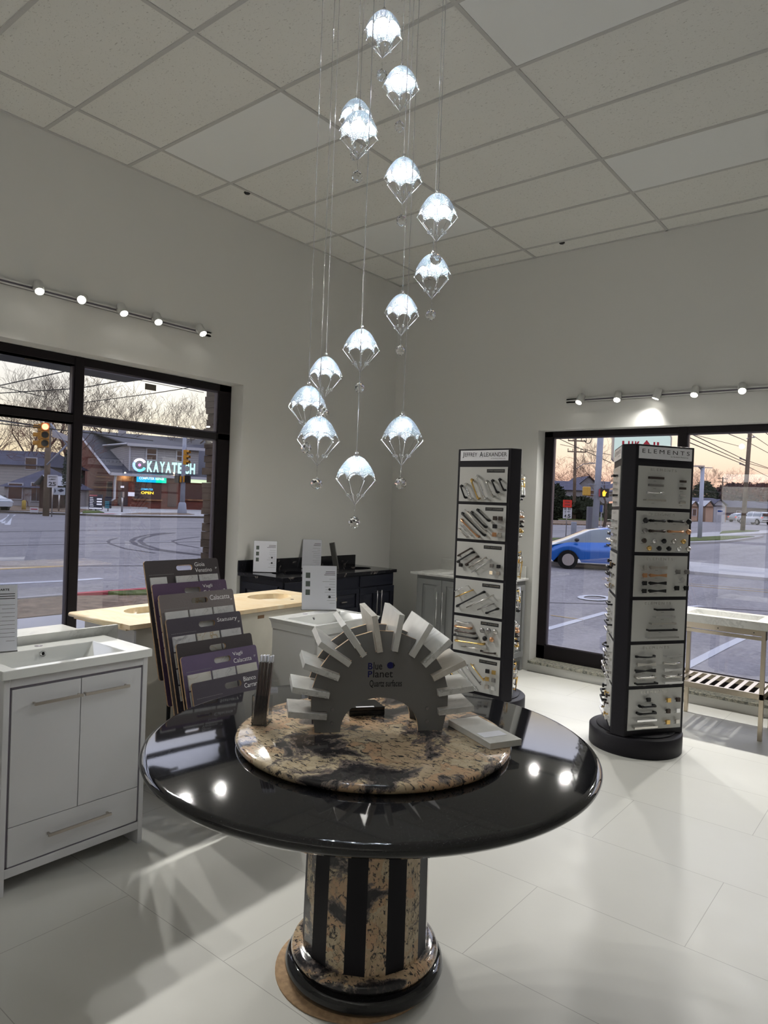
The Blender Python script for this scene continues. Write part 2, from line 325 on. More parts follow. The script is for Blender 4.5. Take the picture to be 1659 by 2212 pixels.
# ---- windows
def window(name,axis,a0,a1,z0,z1,off,mulls,transom,jamb=.085,head=.07,foot=.09,dep=.07):
    """axis 'y': runs along y at x=off (outside is -x); axis 'x': runs along x at y=off"""
    root=tag(thing(name,None,None),kind='structure')
    def bb(p,q,zz0,zz1,d0,d1):
        return (off-d1,off-d0,p,q,zz0,zz1) if axis=='y' else (p,q,off+d0,off+d1,zz0,zz1)
    f=B(); f.box(*bb(a0,a0+jamb,z0,z1,0,dep)).box(*bb(a1-jamb,a1,z0,z1,0,dep)).box(*bb(a0,a1,z1-head,z1,0,dep)).box(*bb(a0,a1,z0,z0+foot,0,dep))
    for mm in mulls: f.box(*bb(mm-.034,mm+.034,z0,z1,-.006,dep))
    if transom: f.box(*bb(a0,a1,transom-.028,transom+.028,0,dep))
    f.obj('window_frame',M_alu,root,.003)
    ed=[a0+jamb]+[e for mm in mulls for e in (mm-.034,mm+.034)]+[a1-jamb]; zs=[z0+foot]+([transom-.028,transom+.028] if transom else [])+[z1-head]
    for i in range(0,len(ed),2):
        for j in range(0,len(zs),2):
            p,q,r,s=ed[i],ed[i+1],zs[j],zs[j+1]; g=B(); t=.012
            for zz in ((p,p+t,r,s),(q-t,q,r,s),(p,q,r,r+t),(p,q,s-t,s)): g.box(*bb(*zz,.012,.05))
            g.obj('glazing_bead',M_gasket,root)
            bx('window_pane',*bb(p+.004,q-.004,r+.004,s-.004,.03,.033),M_glass,root)
    return root
window('window_1','y',LW[0],LW[1]-.002,LW[2]+.02,LW[3]-.002,-.16,[-3.535,-4.95],2.075,jamb=.13,head=.06)
window('window_2','x',RW[0]+.002,RW[1],RW[2]+.005,RW[3]-.002,.14,[3.03,4.3],None,jamb=.085,head=.055,foot=.13)
# ---- track lighting
def track(a0,a1,axis,z,lab):
    r=thing('track_rail',lab,'track light rail',(0,0,0))
    f=B(); g=B()
    if axis=='y':
        f.box(.001,.012,a0,a1,z-.017,z+.017).box(.001,.022,a0,a1,z-.017,z-.007).box(.001,.022,a0,a1,z+.007,z+.017); g.box(.0125,.0135,a0+.1,a1-.12,z-.007,z+.007)
        f.box(.001,.022,a1-.12,a1,z-.017,z+.017)
    else:
        f.box(a0,a1,-.012,-.001,z-.017,z+.017).box(a0,a1,-.022,-.001,z-.017,z-.007).box(a0,a1,-.022,-.001,z+.007,z+.017); g.box(a0+.12,a1-.1,-.0135,-.0125,z-.007,z+.007)
        f.box(a0,a0+.12,-.022,-.001,z-.017,z+.017)
    f.obj('rail',M_trackw,r); g.obj('conductor_slot',M_groove,r)
track(-5.6,-2.52,'y',2.885,'white track rail on the wall above the left window')
track(2.03,5.2,'x',2.56,'white track rail on the wall above the right window')
def head(p,aim,lab,grp,power=1.0,ln=.085,wall='y',size=120):
    """cylinder spot head: p = wall point on track, aim = direction of light"""
    aim=Vector(aim).normalized(); r=thing('track_spotlight',lab,'track light',p,0,grp)
    out=Vector((1,0,0)) if wall=='y' else Vector((0,-1,0)); piv=out*.075
    h=B(); h.tube([out*.02,out*.045],.018,12); h.tube([out*.045,piv],.008,8); h.obj('adapter',M_trackw,r)
    a=piv-aim*ln*.55; e=piv+aim*ln*.5
    B().tube([a,a+aim*.004,e-aim*.001,e],[.026,.03,.031,.0295],24).obj('lamp_housing',M_trackw,r)
    B().tube([e+aim*.0005,e+aim*.0015],.026,24).obj('lamp_lens',M_lens,r)
    ld=bpy.data.lights.new('spot','SPOT'); ld.energy=SPOT_W*power; ld.spot_size=D(size); ld.spot_blend=1.0; ld.color=(1,.98,.925); ld.shadow_soft_size=.025
    lo=bpy.data.objects.new('spot_lamp',ld); COL.objects.link(lo); lo.parent=r; lo.location=e+aim*.012; lo.rotation_euler=aim.to_track_quat('-Z','Y').to_euler()
    return r
ordl=['nearest the pendants, rightmost','second from the right','third from the right, middle','second from the left, tilted up and brightest','leftmost in view']
for i,(y,a) in enumerate(((-2.66,(.8,.05,-1)),(-3.06,(.8,-.2,-1)),(-3.35,(.75,0,-1)),(-3.65,(1.0,-.75,-.55)),(-3.95,(.8,-.2,-1)))):
    head((0,y,2.885),a,'white cylinder spotlight on the left wall track, '+ordl[i],'spotlights on the left wall track',wall='y')
ordr=['leftmost by the rail end','second from the left','middle one tilted sideways and dim','second from the right','rightmost in view and brightest']
for i,(x,a) in enumerate(((2.19,(-.2,-.7,-1)),(2.53,(.1,-.75,-1)),(2.87,(-.35,-.12,-1)),(3.17,(0,-.75,-1)),(3.52,(.2,-.9,-.8)))):
    head((x,0,2.56),a,'white cylinder spotlight on the right wall track, '+ordr[i],'spotlights on the right wall track', .22 if i==2 else 1.0,wall='x',size=120 if i==2 else 124)
for x,a in ((4.45,(0,-.6,-1)),): head((x,0,2.56),a,'white cylinder spotlight on the right track beyond the picture edge','out of view right spotlights',wall='x')

for x in (1.5,3.4,5.3,7.2):  # unseen spots added as fill, aimed up to lift the ambient light
    h_=thing('track_spotlight','added fill spotlight, unseen behind the viewer','track light',(x,RY+.02,2.9),0,'added rear fill lights'); a=Vector((0,.7,.75)); B().tube([(0,.03,0),(0,.08,.02),(0,.14,.08)],.03,20).obj('lamp_housing',M_trackw,h_)
    ld=bpy.data.lights.new('spot','SPOT'); ld.energy=SPOT_W*.55; ld.spot_size=D(150); ld.spot_blend=1; ld.color=(1,.98,.94); ld.shadow_soft_size=.05; lo=bpy.data.objects.new('spot_lamp',ld); COL.objects.link(lo); lo.parent=h_; lo.location=(0,.17,.11); lo.rotation_euler=a.to_track_quat('-Z','Y').to_euler()
# ================================================================ ROUND TABLE
tx,ty=3.331,-4.288
t=thing('round_table','round black granite pedestal table with striped black and peach stone column','table',(tx,ty,0))
prof=[(0,.722),(.69,.722),(.716,.728),(.731,.742),(.734,.750),(.731,.758),(.722,.765),(.712,.767),(0,.767)]
B().lathe(prof,n=128).obj('tabletop',M_bgran,t)
N=20
for k in range(N):
    a0=2*PI*k/N+.07; a1=2*PI*(k+1)/N+.07; b=B()
    ri,ro0,ro1=.17,.208,.200
    P=[(math.cos(a),math.sin(a)) for a in (a0,a1)]
    lo=[(ri*P[0][0],ri*P[0][1]),(ro0*P[0][0],ro0*P[0][1]),(ro0*P[1][0],ro0*P[1][1]),(ri*P[1][0],ri*P[1][1])]
    hi=[(ri*P[0][0],ri*P[0][1]),(ro1*P[0][0],ro1*P[0][1]),(ro1*P[1][0],ro1*P[1][1]),(ri*P[1][0],ri*P[1][1])]
    v0=[b.bm.verts.new((x,y,.08)) for x,y in lo]; v1=[b.bm.verts.new((x,y,.722)) for x,y in hi]
    b.bm.faces.new(v0[::-1]); b.bm.faces.new(v1)
    for i in range(4): b.bm.faces.new((v0[i],v0[(i+1)%4],v1[(i+1)%4],v1[i]))
    b.obj('column_stave',M_granp if k%2 else M_bstone if False else (M_granp if k%2 else MATS['tower_black']),t)
B().lathe([(0,.06),(.206,.06),(.238,.068),(.244,.08),(.238,.094),(.222,.102),(.19,.104),(0,.104)],n=96).obj('upper_base_ring',M_granp,t)
B().lathe([(0,.004),(.238,.004),(.256,.015),(.263,.034),(.258,.052),(.246,.064),(.23,.066),(0,.066)],n=96).obj('lower_base_ring',M_bgran,t)
B().lathe([(0,0),(.262,0),(.262,.006),(0,.006)],c=(-.022,-.022,0),n=64).obj('base_board',M_ply,t)
# granite turntable slab
sx,sy=3.349,-4.305
t=tag(B().lathe([(0,.0),(.425,.0),(.441,.005),(.447,.015),(.444,.024),(.434,.0285),(0,.029)],n=128).obj('granite_slab',M_gran,loc=(sx,sy,.768)),'round peach and black granite slab lying on the black round table','stone slab')
ZS=.797
# ---- arch sample holder
am=Vector((3.367,-4.297,ZS)); ad=Vector((.6563,.7545,0)); an=Vector((.7545,-.6563,0))
arch=thing('sample_stand','grey arched stand holding a fan of quartz samples, blue lettering on its face','display stand',am,math.atan2(ad.y,ad.x))
# local frame of arch: x along ad, y pointing away from camera, z up
CZ=.103
slots=[(175,'L1'),(170,'L2'),(160,'L3'),(146,'L4'),(126,'L5'),(101,'L6'),(81,'L7'),(60,'R1'),(43,'R2'),(26,'R3'),(9,'R4'),(5,'R5')]
inner=[(-.177,.055),(-.171,.124),(-.142,.180),(-.108,.224),(-.062,.252),(-.011,.264),(.038,.267),(.096,.250),(.137,.220),(.170,.177),(.190,.127),(.194,.064)]
angs=[175,170,160,146,126,101,81,60,43,26,8,6]
def arch_outline():
    pts=[(-.130,0),(-.213,0),(-.219,.045)]
    Ro=.229; ctr=(0,.103); hw=.0125
    for (ix,iz),an_ in zip(inner,angs):
        a=D(an_); u=(math.cos(a),math.sin(a)); n=(-u[1],u[0])
        # first edge (counter side) going clockwise from left: +n side then -n side
        s1=(ix+n[0]*hw,iz+n[1]*hw); s2=(ix-n[0]*hw,iz-n[1]*hw)
        def ext(p):
            lo,hi=0,.3
            for _ in range(40):
                md=(lo+hi)/2; q=(p[0]+u[0]*md,p[1]+u[1]*md)
                if math.hypot(q[0]-ctr[0],(q[1]-ctr[1]))<Ro: lo=md
                else: hi=md
            return (p[0]+u[0]*lo,p[1]+u[1]*lo)
        pts+= [ext(s1),s1,s2,ext(s2)]
    pts+=[(.221,.040),(.213,0),(.130,0)]
    for k in range(1,20):
        a=PI*k/20; pts.append((.130*math.cos(a),.112*math.sin(a)**.9))
    return pts
ol=arch_outline()
me=shape2d([ol],.012,M_lam,M_ply)
for i,yy in enumerate((.006,.136)):
    o=put('stand_panel',me,arch,loc=(0,yy,0),rot=(PI/2,0,0))
b=B()
for x in (-.158,.158):
    for z in (.03,.074): b.tube([(x,.012,z),(x,.130,z)],.008,10)
b.obj('spacer_rods',M_lam,arch)
for x in (-.158,.158):
    for z in (.03,.074): B().tube([(x,.0,z),(x,-.003,z)],[.006,.0045],16).obj('bolt',M_pewter,arch)
def on_arch(x,z): return Matrix.Translation((x,-.0003,z))@Matrix.Rotation(PI/2,4,'X')
lettering('B',M_bluei,arch,on_arch(-.0385,.2155),width=.0155,height=.022,bold=.02)
lettering('lue',M_ink,arch,on_arch(-.0135,.2165),width=.029,height=.025,bold=.008)
lettering('P',M_bluei,arch,on_arch(-.0385,.1895),width=.0145,height=.021,bold=.02)
lettering('lanet',M_ink,arch,on_arch(.0045,.1905),width=.066,height=.025,bold=.008)
lettering('Quartz surfaces',M_ink,arch,on_arch(.015,.157),width=.108,height=.026,bold=.012)
fm=on_arch(.028,.218)
b=B(); b.prism([(.011*math.cos(2*PI*k/24),.011*math.sin(2*PI*k/24)) for k in range(24)],0,.0006,fm); b.obj('round_emblem',M_bluei,arch)
b=B(); b.prism([(.006,.011),(.0135,0),(.006,-.011),(.0075,0)],0,.0008,fm@T(.002,0)); b.obj('emblem_tail',M_ink,arch)
# quartz samples fanned in the slots
sl=.122; dps=[.15,.17,.20,.27,.27,.28,.27,.265,.215,.19,.165,.15]
qn=['grey clouded quartz sample lying lowest on the left of the arch stand','white veined quartz sample second from bottom left of the arch stand','white quartz sample with dark streaks third from bottom left of the arch','plain pale quartz sample fourth from bottom left of the arch stand','thin-looking white quartz sample fifth from the left, edge towards viewer','upright cream quartz sample just left of the arch top','upright white quartz sample just right of the arch top','pale quartz sample leaning right, first after the upright ones','white quartz sample leaning right with a chipped lower corner','warm white quartz sample fourth from bottom right of the arch','quartz sample with faint grey marks second from bottom right of arch','grey white quartz sample lowest on the right of the arch stand']
qm=[2,1,1,0,0,3,0,0,1,3,1,2]
for i,((ix,iz),a_) in enumerate(zip(inner,angs)):
    a=D(a_); u=Vector((math.cos(a),0,math.sin(a))); L=sl if i not in (0,) else .124
    o=B().box(0,L,-.02,-.02+dps[i],-.0095,.0095).obj('quartz_sample',M_quartz[qm[i]],bevel=.001)
    ml=Matrix(((u.x,0,-u.z,ix),(0,1,0,0),(u.z,0,u.x,iz),(0,0,0,1)))
    Mw=Matrix.Translation(am)@Matrix.Rotation(math.atan2(ad.y,ad.x),4,'Z')@ml
    o.matrix_world=Mw; tag(o,qn[i],'stone sample','quartz samples fanned on the arch stand')
# loose slab
q0=Vector((3.493,-4.080,0)); ea=Vector((3.719,-4.187,0))-q0
ang=math.atan2(ea.y,ea.x)
o=B().box(0,ea.length,0,.120,0,.020).obj('quartz_sample',M_quartz[0],bevel=.001,loc=(q0.x,q0.y,ZS+.0003),rot=(0,0,ang)); tag(o,'pale quartz sample lying flat over the right edge of the granite slab','stone sample')
B().box(.155,.20,.012,.10,.0202,.0206).obj('clear_label',M_paper,o)
# black box behind the arch
c=Vector((3.195,-4.165,ZS)); t=thing('small_box','small glossy black box with white label behind the arch opening','box',c,math.atan2(.092,.069))
b=B(); b.box(-.07,.058,-.05,.05,0,.018); b.prism([(-.07,-.05),(.058,-.05),(.045,.045),(-.055,.045)],.018,.03); b.obj('box_body',mat('gloss_black',(.008,.008,.009),.15),t,.002)
bx('white_label',-.045,.02,-.049,-.036,.030,.0308,M_paper,t)
# brochure holder with brochures
hc=Vector((3.040,-4.522,ZS)); hr=math.atan2(.55,.835)
t=thing('brochure_holder','clear acrylic brochure holder standing on the left of the granite slab','brochure holder',hc,hr)
b=B(); b.box(-.024,.024,-.022,-.0205,.0,.10).box(-.024,.024,.0,.0015,.0,.12).box(-.0255,-.024,-.022,.0015,0,.10).box(.024,.0255,-.022,.0015,0,.10).box(-.0255,.0255,-.022,.0015,0,.002)
b.box(-.0255,.0255,.055,.0565,0,.002); b.box(-.0255,.0255,.0015,.0565,0,.0015); b.box(-.024,.024,.052,.0535,.0,.085)
b.obj('holder_body',M_acryl,t)
proto=None
for i in range(10):
    if proto is None:
        proto=thing('brochure','narrow dark wood-grain brochure packed in the acrylic holder','brochure',(0,0,0),0,'brochures in the acrylic holder')
        bx('cover',-.0016,.0016,-.0095,.0085,0,.205,M_broch,proto); bx('white_pages',-.0012,.0012,-.0085,.0075,.205,.227,M_paper,proto); o=proto
    else: o=copy_tree(proto)
    loc=Vector((-.0205+i*.0044,-.010,.003)); Mz=Matrix.Translation(hc)@Matrix.Rotation(hr,4,'Z')@T(*loc)@Matrix.Rotation(D(4+random.uniform(-.6,.9)),4,'Y')@Matrix.Rotation(D(-1),4,'X')@T(0,0,random.uniform(0,.004))
    o.matrix_world=Mz

# ================================================================ VANITIES
def bowl_top(x0,x1,y0,y1,z0,z1,h,depth,slope,m,parent,name='sink_top',bev=.004):
    """slab with a rectangular basin: h=(hx0,hx1,hy0,hy1)"""
    b=B(); bm=b.bm; hx0,hx1,hy0,hy1=h
    O=[(x0,y0),(x1,y0),(x1,y1),(x0,y1)]; I=[(hx0,hy0),(hx1,hy0),(hx1,hy1),(hx0,hy1)]
    J=[(hx0+slope[0],hy0+slope[1]),(hx1-slope[0],hy0+slope[1]),(hx1-slope[0],hy1-slope[1]),(hx0+slope[0],hy1-slope[1])]
    V=lambda L,z:[bm.verts.new((x,y,z)) for x,y in L]
    ot,ob,it,jb=V(O,z1),V(O,z0),V(I,z1),V(J,z1-depth)
    for k in range(4):
        k2=(k+1)%4; bm.faces.new((ot[k],ot[k2],it[k2],it[k])); bm.faces.new((it[k],it[k2],jb[k2],jb[k])); bm.faces.new((ob[k],ob[k2],ot[k2],ot[k]))
    bm.faces.new(jb)
    return b.obj(name,m,parent,bev,seg=3)
def ring(c,nrm,r,parent,name='overflow_ring'):
    n=Vector(nrm).normalized(); c=Vector(c); M=frameM(c,n.orthogonal(),n.cross(n.orthogonal()))
    b=B()
    for (ra,rb,z0,z1,mi) in ((r*.55,r,0,.003,0),): 
        rings=[]
        for rr,zz in ((ra,0),(ra,z1),(rb,z1),(rb,0)): rings.append([b.bm.verts.new(M@Vector((rr*math.cos(2*PI*k/24),rr*math.sin(2*PI*k/24),zz))) for k in range(24)])
        for A,Q in zip(rings,rings[1:]):
            for k in range(24): b.bm.faces.new((A[k],A[(k+1)%24],Q[(k+1)%24],Q[k])).smooth=True
    b.obj(name,M_chrome,parent); b=B(); b.prism([(r*.56*math.cos(2*PI*k/20),r*.56*math.sin(2*PI*k/20)) for k in range(20)],.0002,.001,M); b.obj('overflow_hole',M_dark,parent)
def bar_pull(p0,p1,out,parent,m,th=.010,so=.025,name='handle'):
    p0,p1,out=Vector(p0),Vector(p1),Vector(out); d=(p1-p0).normalized(); b=B(); M=frameM(p0+out*so,d,out); L=(p1-p0).length
    b.box(0,L,-th*.4,th*.4,-th*.6,th*.6,M); b.box(.004,.012,-so,0,-th*.4,th*.4,M); b.box(L-.012,L-.004,-so,0,-th*.4,th*.4,M)
    return b.obj(name,m,parent,.001)
# --- white lacquer vanity at the left
v=thing('bathroom_vanity','glossy white two-door vanity with rectangular ceramic basin, at the left edge','vanity',(2.065,-4.628,0))
X=lambda x:x-2.065; Y=lambda y:y+4.628
b=B(); b.box(X(1.69),0,Y(-4.93),Y(-4.908),0,.830).box(X(1.69),0,Y(-4.347),Y(-4.325),0,.830).box(X(1.69),-.02,Y(-4.908),Y(-4.347),.07,.10).box(X(1.69),X(1.70),Y(-4.908),Y(-4.347),.07,.83).box(-.02,0,Y(-4.908),Y(-4.347),.795,.830).box(-.02,0,Y(-4.908),Y(-4.347),.066,.10)
b.obj('cabinet_body',M_white,v,.0015)
b=B(); b.box(-.012,-.006,Y(-4.908),Y(-4.900),.10,.795).box(-.012,-.006,Y(-4.355),Y(-4.347),.10,.795).box(-.012,-.006,Y(-4.908),Y(-4.347),.787,.795).box(-.012,-.006,Y(-4.908),Y(-4.347),.10,.106); b.obj('metal_channel',M_groove,v)  # grey metal strip set in the groove around the doors and drawer
bx('inner_box',X(1.71),-.02,Y(-4.90),Y(-4.35),.104,.79,M_dark,v)
for nm,y0,y1,z0,z1,hp in (('door',-4.899,-4.6295,.259,.785,((-4.827,.722),(-4.632,.722))),('door',-4.6265,-4.356,.259,.785,((-4.622,.722),(-4.424,.722))),('drawer',-4.899,-4.356,.107,.2565,((-4.755,.190),(-4.490,.190)))):
    dd=bx(nm,-.018,.0,Y(y0),Y(y1),z0,z1,M_white,v,.001); (ya,za),(yb,zb)=hp; bar_pull((0,Y(ya),za),(0,Y(yb),zb),(1,0,0),dd,M_nickel)
st=bowl_top(X(1.675),X(2.085),Y(-4.945),Y(-4.315),.832,.866,(X(1.775),X(2.05),Y(-4.895),Y(-4.425)),.085,(.018,.075),M_ceramic,v)
ring((X(1.783),Y(-4.655),.842),(1,0,.2),.012,v)
b=B(); b.lathe([(0,.0005),(.017,.0005),(.017,0)],(X(1.725),Y(-4.648),.866),20); b.obj('tap_hole',M_groove,v)
# --- marble-topped vanity back to back behind it
v=thing('bathroom_vanity','white vanity with pale marble top and backsplash, behind the glossy white vanity','vanity',(1.36,-4.85,0))
bx('cabinet_body',-.26,.28,-.60,.57,.08,.80,M_white,v,.002)
bowl_top(-.30,.282,-.66,.64,.80,.82,(-.18,.12,-.25,.25),.10,(.03,.04),M_mwhite,v,'marble_top')
bx('backsplash',.282,.300,-.66,.615,.80,.904,M_mwhite,v,.001)
bx('door',-.275,-.26,-.58,-.02,.12,.78,M_white,v,.002); bx('door',-.275,-.26,0,.55,.12,.78,M_white,v,.002)
# --- beige marble double-bowl vanity
ang=D(2.6); v=thing('bathroom_vanity','long cream vanity with honey beige marble top and two oval bowls','vanity',(1.30,-3.35,0),ang)
# local: x toward camera side, y along length (-.79..+.81)
bx('cabinet_body',-.22,.225,-.74,.78,.08,.845,M_cream,v,.003)
bx('side_panel',-.22,.24,-.755,-.742,0,.845,M_white,v,.002)
bx('plinth',-.2,.2,-.72,.76,0,.08,M_cream,v)
bx('chipped_notch',.2252,.2258,.12,.175,.805,.825,M_ply2,v)
# top with two elliptical holes
def ell(cx,cy,a,bb_,n=40): return [(cx+a*math.cos(2*PI*k/n),cy+bb_*math.sin(2*PI*k/n)) for k in range(n)]
bowls=((-.08,-.42),(-.06,.50))
me=shape2d([[(-.29,-.80),(.27,-.80),(.27,.82),(-.29,.82)]]+[ell(c[0],c[1],.125,.17) for c in bowls],.024,M_beige,M_beige)
put('marble_top',me,v,loc=(0,0,.868))
b=B(); b.tube([(-.29,-.80,.868),(.20,-.80,.868)],.0125,12); b.tube([(-.29,-.80,.868),(-.29,.82,.868)],.0125,12); b.box(-.27,.22,-.79,-.77,.845,.857); b.obj('ogee_edge',M_beige,v)
for c in bowls:
    b=B(); rr=[(.125,.17,0),(.12,.163,-.02),(.10,.14,-.07),(.06,.09,-.105),(.02,.02,-.115)]; rings=[[b.bm.verts.new((c[0]+a*math.cos(2*PI*k/40),c[1]+q*math.sin(2*PI*k/40),.878+z)) for k in range(40)] for a,q,z in rr]
    for A,Q in zip(rings,rings[1:]):
        for k in range(40): b.bm.faces.new((A[k],A[(k+1)%40],Q[(k+1)%40],Q[k])).smooth=True
    b.bm.faces.new(rings[-1]); bo=b.obj('basin',M_beige,v); B().lathe([(0,.003),(.018,.003),(.02,0)],(c[0],c[1],.7635),20).obj('drain',M_chrome,bo)
    b=B(); b.lathe([(0,.0008),(.012,.0008),(.012,0)],(c[0]+.19,c[1]+.02,.880),16); b.obj('tap_hole',M_dark,v)
# --- white pedestal-style vanity with deep ceramic top
v=thing('bathroom_vanity','small white vanity with a deep square ceramic basin, behind the arch stand','vanity',(1.96,-3.07,0),0)
bx('cabinet_body',-.18,.165,-.262,.262,.10,.80,mat('white_cabinet_b',(.62,.62,.60),.35),v,.002)
b=B(); [b.box(x-.02,x+.02,y-.02,y+.02,0,.10) for x in (-.16,.145) for y in (-.24,.24)]; b.obj('feet',MATS['white_cabinet_b'],v)
bx('door',.165,.180,-.258,-.002,.13,.79,MATS['white_cabinet_b'],v,.002); bx('door',.165,.180,.002,.258,.13,.79,MATS['white_cabinet_b'],v,.002)
b=B(); bm=b.bm
def rq(x0,x1,y0,y1,z): return [bm.verts.new(p) for p in ((x0,y0,z),(x1,y0,z),(x1,y1,z),(x0,y1,z))]
r0=rq(-.185,.17,-.265,.265,.80); r1=rq(-.19,.175,-.27,.27,.835); r2=rq(-.20,.182,-.283,.283,.862); r3=rq(-.105,.160,-.235,.235,.862); r4=rq(-.085,.135,-.19,.19,.80); r5=rq(-.06,.10,-.14,.14,.772)
for A,Q in ((r0,r1),(r1,r2),(r2,r3),(r3,r4),(r4,r5)):
    for k in range(4): bm.faces.new((A[k],A[(k+1)%4],Q[(k+1)%4],Q[k]))
bm.faces.new(r5); b.obj('sink_top',M_ceramic,v,.004,seg=3)
ring((-.098,-.01,.838),(1,0,.3),.010,v); B().lathe([(0,.0006),(.015,.0006),(.015,0)],(-.15,-.03,.862),20).obj('tap_hole',M_groove,v)
# --- raised-panel fronts
def rpanel(name,O,u,out,w,h,m,parent,fr=.055):
    """raised panel door: lower-left corner O, along u, up z"""
    M=frameM(O,u,(0,0,1)); s=1 if Vector(u).cross(Vector((0,0,1))).dot(Vector(out))>0 else -1
    b=B(); b.box(0,w,0,fr,0,s*.018,M).box(0,w,h-fr,h,0,s*.018,M).box(0,fr,fr,h-fr,0,s*.018,M).box(w-fr,w,fr,h-fr,0,s*.018,M); b.box(fr,w-fr,fr,h-fr,0,s*.006,M)
    i0,i1=fr+.006,fr+.035
    if w-2*i1>.01 and h-2*i1>.01:
        A=[b.bm.verts.new(M@Vector(p)) for p in ((i0,i0,s*.007),(w-i0,i0,s*.007),(w-i0,h-i0,s*.007),(i0,h-i0,s*.007))]; Q=[b.bm.verts.new(M@Vector(p)) for p in ((i1,i1,s*.015),(w-i1,i1,s*.015),(w-i1,h-i1,s*.015),(i1,h-i1,s*.015))]
        for k in range(4): b.bm.faces.new((A[k],A[(k+1)%4],Q[(k+1)%4],Q[k]))
        b.bm.faces.new(Q)
    return b.obj(name,m,parent,.0012)
def vpull(p,h,out,parent,m=M_chrome):
    p=Vector(p); out=Vector(out); b=B(); b.tube([p+out*.028-Vector((0,0,h/2)),p+out*.028+Vector((0,0,h/2))],.0055,12)
    for s in (-1,1): b.tube([p+Vector((0,0,s*h*.42)),p+out*.028+Vector((0,0,s*h*.42))],.004,8)
    return b.obj('handle',m,parent)
# --- black vanity in the corner, against the left wall
v=thing('bathroom_vanity','navy black double vanity with black stone top against the corner wall','vanity',(.30,-1.37,0))
bx('cabinet_body',-.29,.25,-.745,.745,.09,.865,M_blackcab,v,.002); bx('plinth',-.28,.2,-.73,.73,0,.09,M_blackcab,v)
O3=lambda y,z:(.25,y,z)
for y0,w_,hs in ((-.74,.25,1),(-.485,.25,0),(.225,.255,1),(.485,.255,0)):
    dd=rpanel('door',O3(y0,.12),(0,1,0),(1,0,0),w_,.62,M_blackcab,v); vpull((.268,y0+(w_-.03 if hs else .03),.58),.26,(1,0,0),dd,M_pewter)
for k,(z0,hh) in enumerate(((.12,.19),(.325,.19),(.53,.21))):
    dd=rpanel('drawer',O3(-.225,z0),(0,1,0),(1,0,0),.44,hh,M_blackcab,v,.04); bx('handle',.275,.285,-.04,.03,z0+hh/2-.005,z0+hh/2+.004,M_nickel,dd)
rpanel('side_panel',(-.25,-.746,.14),(1,0,0),(0,-1,0),.46,.68,M_blackcab,v)
for y0 in (-.73,.0): bx('false_drawer',.25,.262,y0 if y0 else .23,(y0 if y0 else .23)+.5,.755,.855,M_blackcab,v,.001)
me=shape2d([[(-.295,-.77),(.275,-.77),(.275,.77),(-.295,.77)],ell(-.0,-.42,.13,.19,32),ell(-.0,.45,.13,.19,32)],.03,M_bstone,M_bstone); put('stone_top',me,v,.002,loc=(0,0,.883))
bx('backsplash',-.297,-.277,-.77,.77,.898,1.0,M_bstone,v,.001)
for cy in (-.42,.45):
    b=B(); rr=[(.14,.20,-.03),(.12,.18,-.09),(.07,.11,-.14),(.01,.01,-.15)]; rings=[[b.bm.verts.new((a*math.cos(2*PI*k/32),cy+q*math.sin(2*PI*k/32),.898+z)) for k in range(32)] for a,q,z in rr]
    for A,Q in zip(rings,rings[1:]):
        for k in range(32): b.bm.faces.new((A[k],A[(k+1)%32],Q[(k+1)%32],Q[k])).smooth=True
    b.obj('basin',M_ceramic,v)
# --- grey vanity against the right wall
v=thing('bathroom_vanity','grey raised-panel vanity with white stone top, behind the left display tower','vanity',(1.21,-.29,0))
bx('cabinet_body',-.43,.48,-.245,.27,.10,.865,M_graycab,v,.002)
b=B(); [b.box(x,x+.05,y,y+.05,0,.10) for x in (-.43,.43) for y in (-.25,.22)]; b.obj('feet',M_graycab,v)
for x0,w_,hp in ((-.40,.27,.24),(-.125,.27,.03)):
    dd=rpanel('door',(x0,-.245,.14),(1,0,0),(0,-1,0),w_,.69,M_graycab,v,.05); vpull((x0+hp,-.263,.56),.33,(0,-1,0),dd)
for z0 in (.14,.38,.62):
    dd=rpanel('drawer',(.155,-.245,z0),(1,0,0),(0,-1,0),.30,.21,M_graycab,v,.04)
rpanel('side_panel',(.481,-.22,.14),(0,1,0),(1,0,0),.46,.68,M_graycab,v,.05)
bowl_top(-.49,.51,-.285,.275,.866,.886,(-.25,.25,-.16,.12),.10,(.03,.04),M_mwhite,v,'stone_top')
bx('backsplash',-.49,.48,.255,.275,.886,.995,M_mwhite,v,.001)
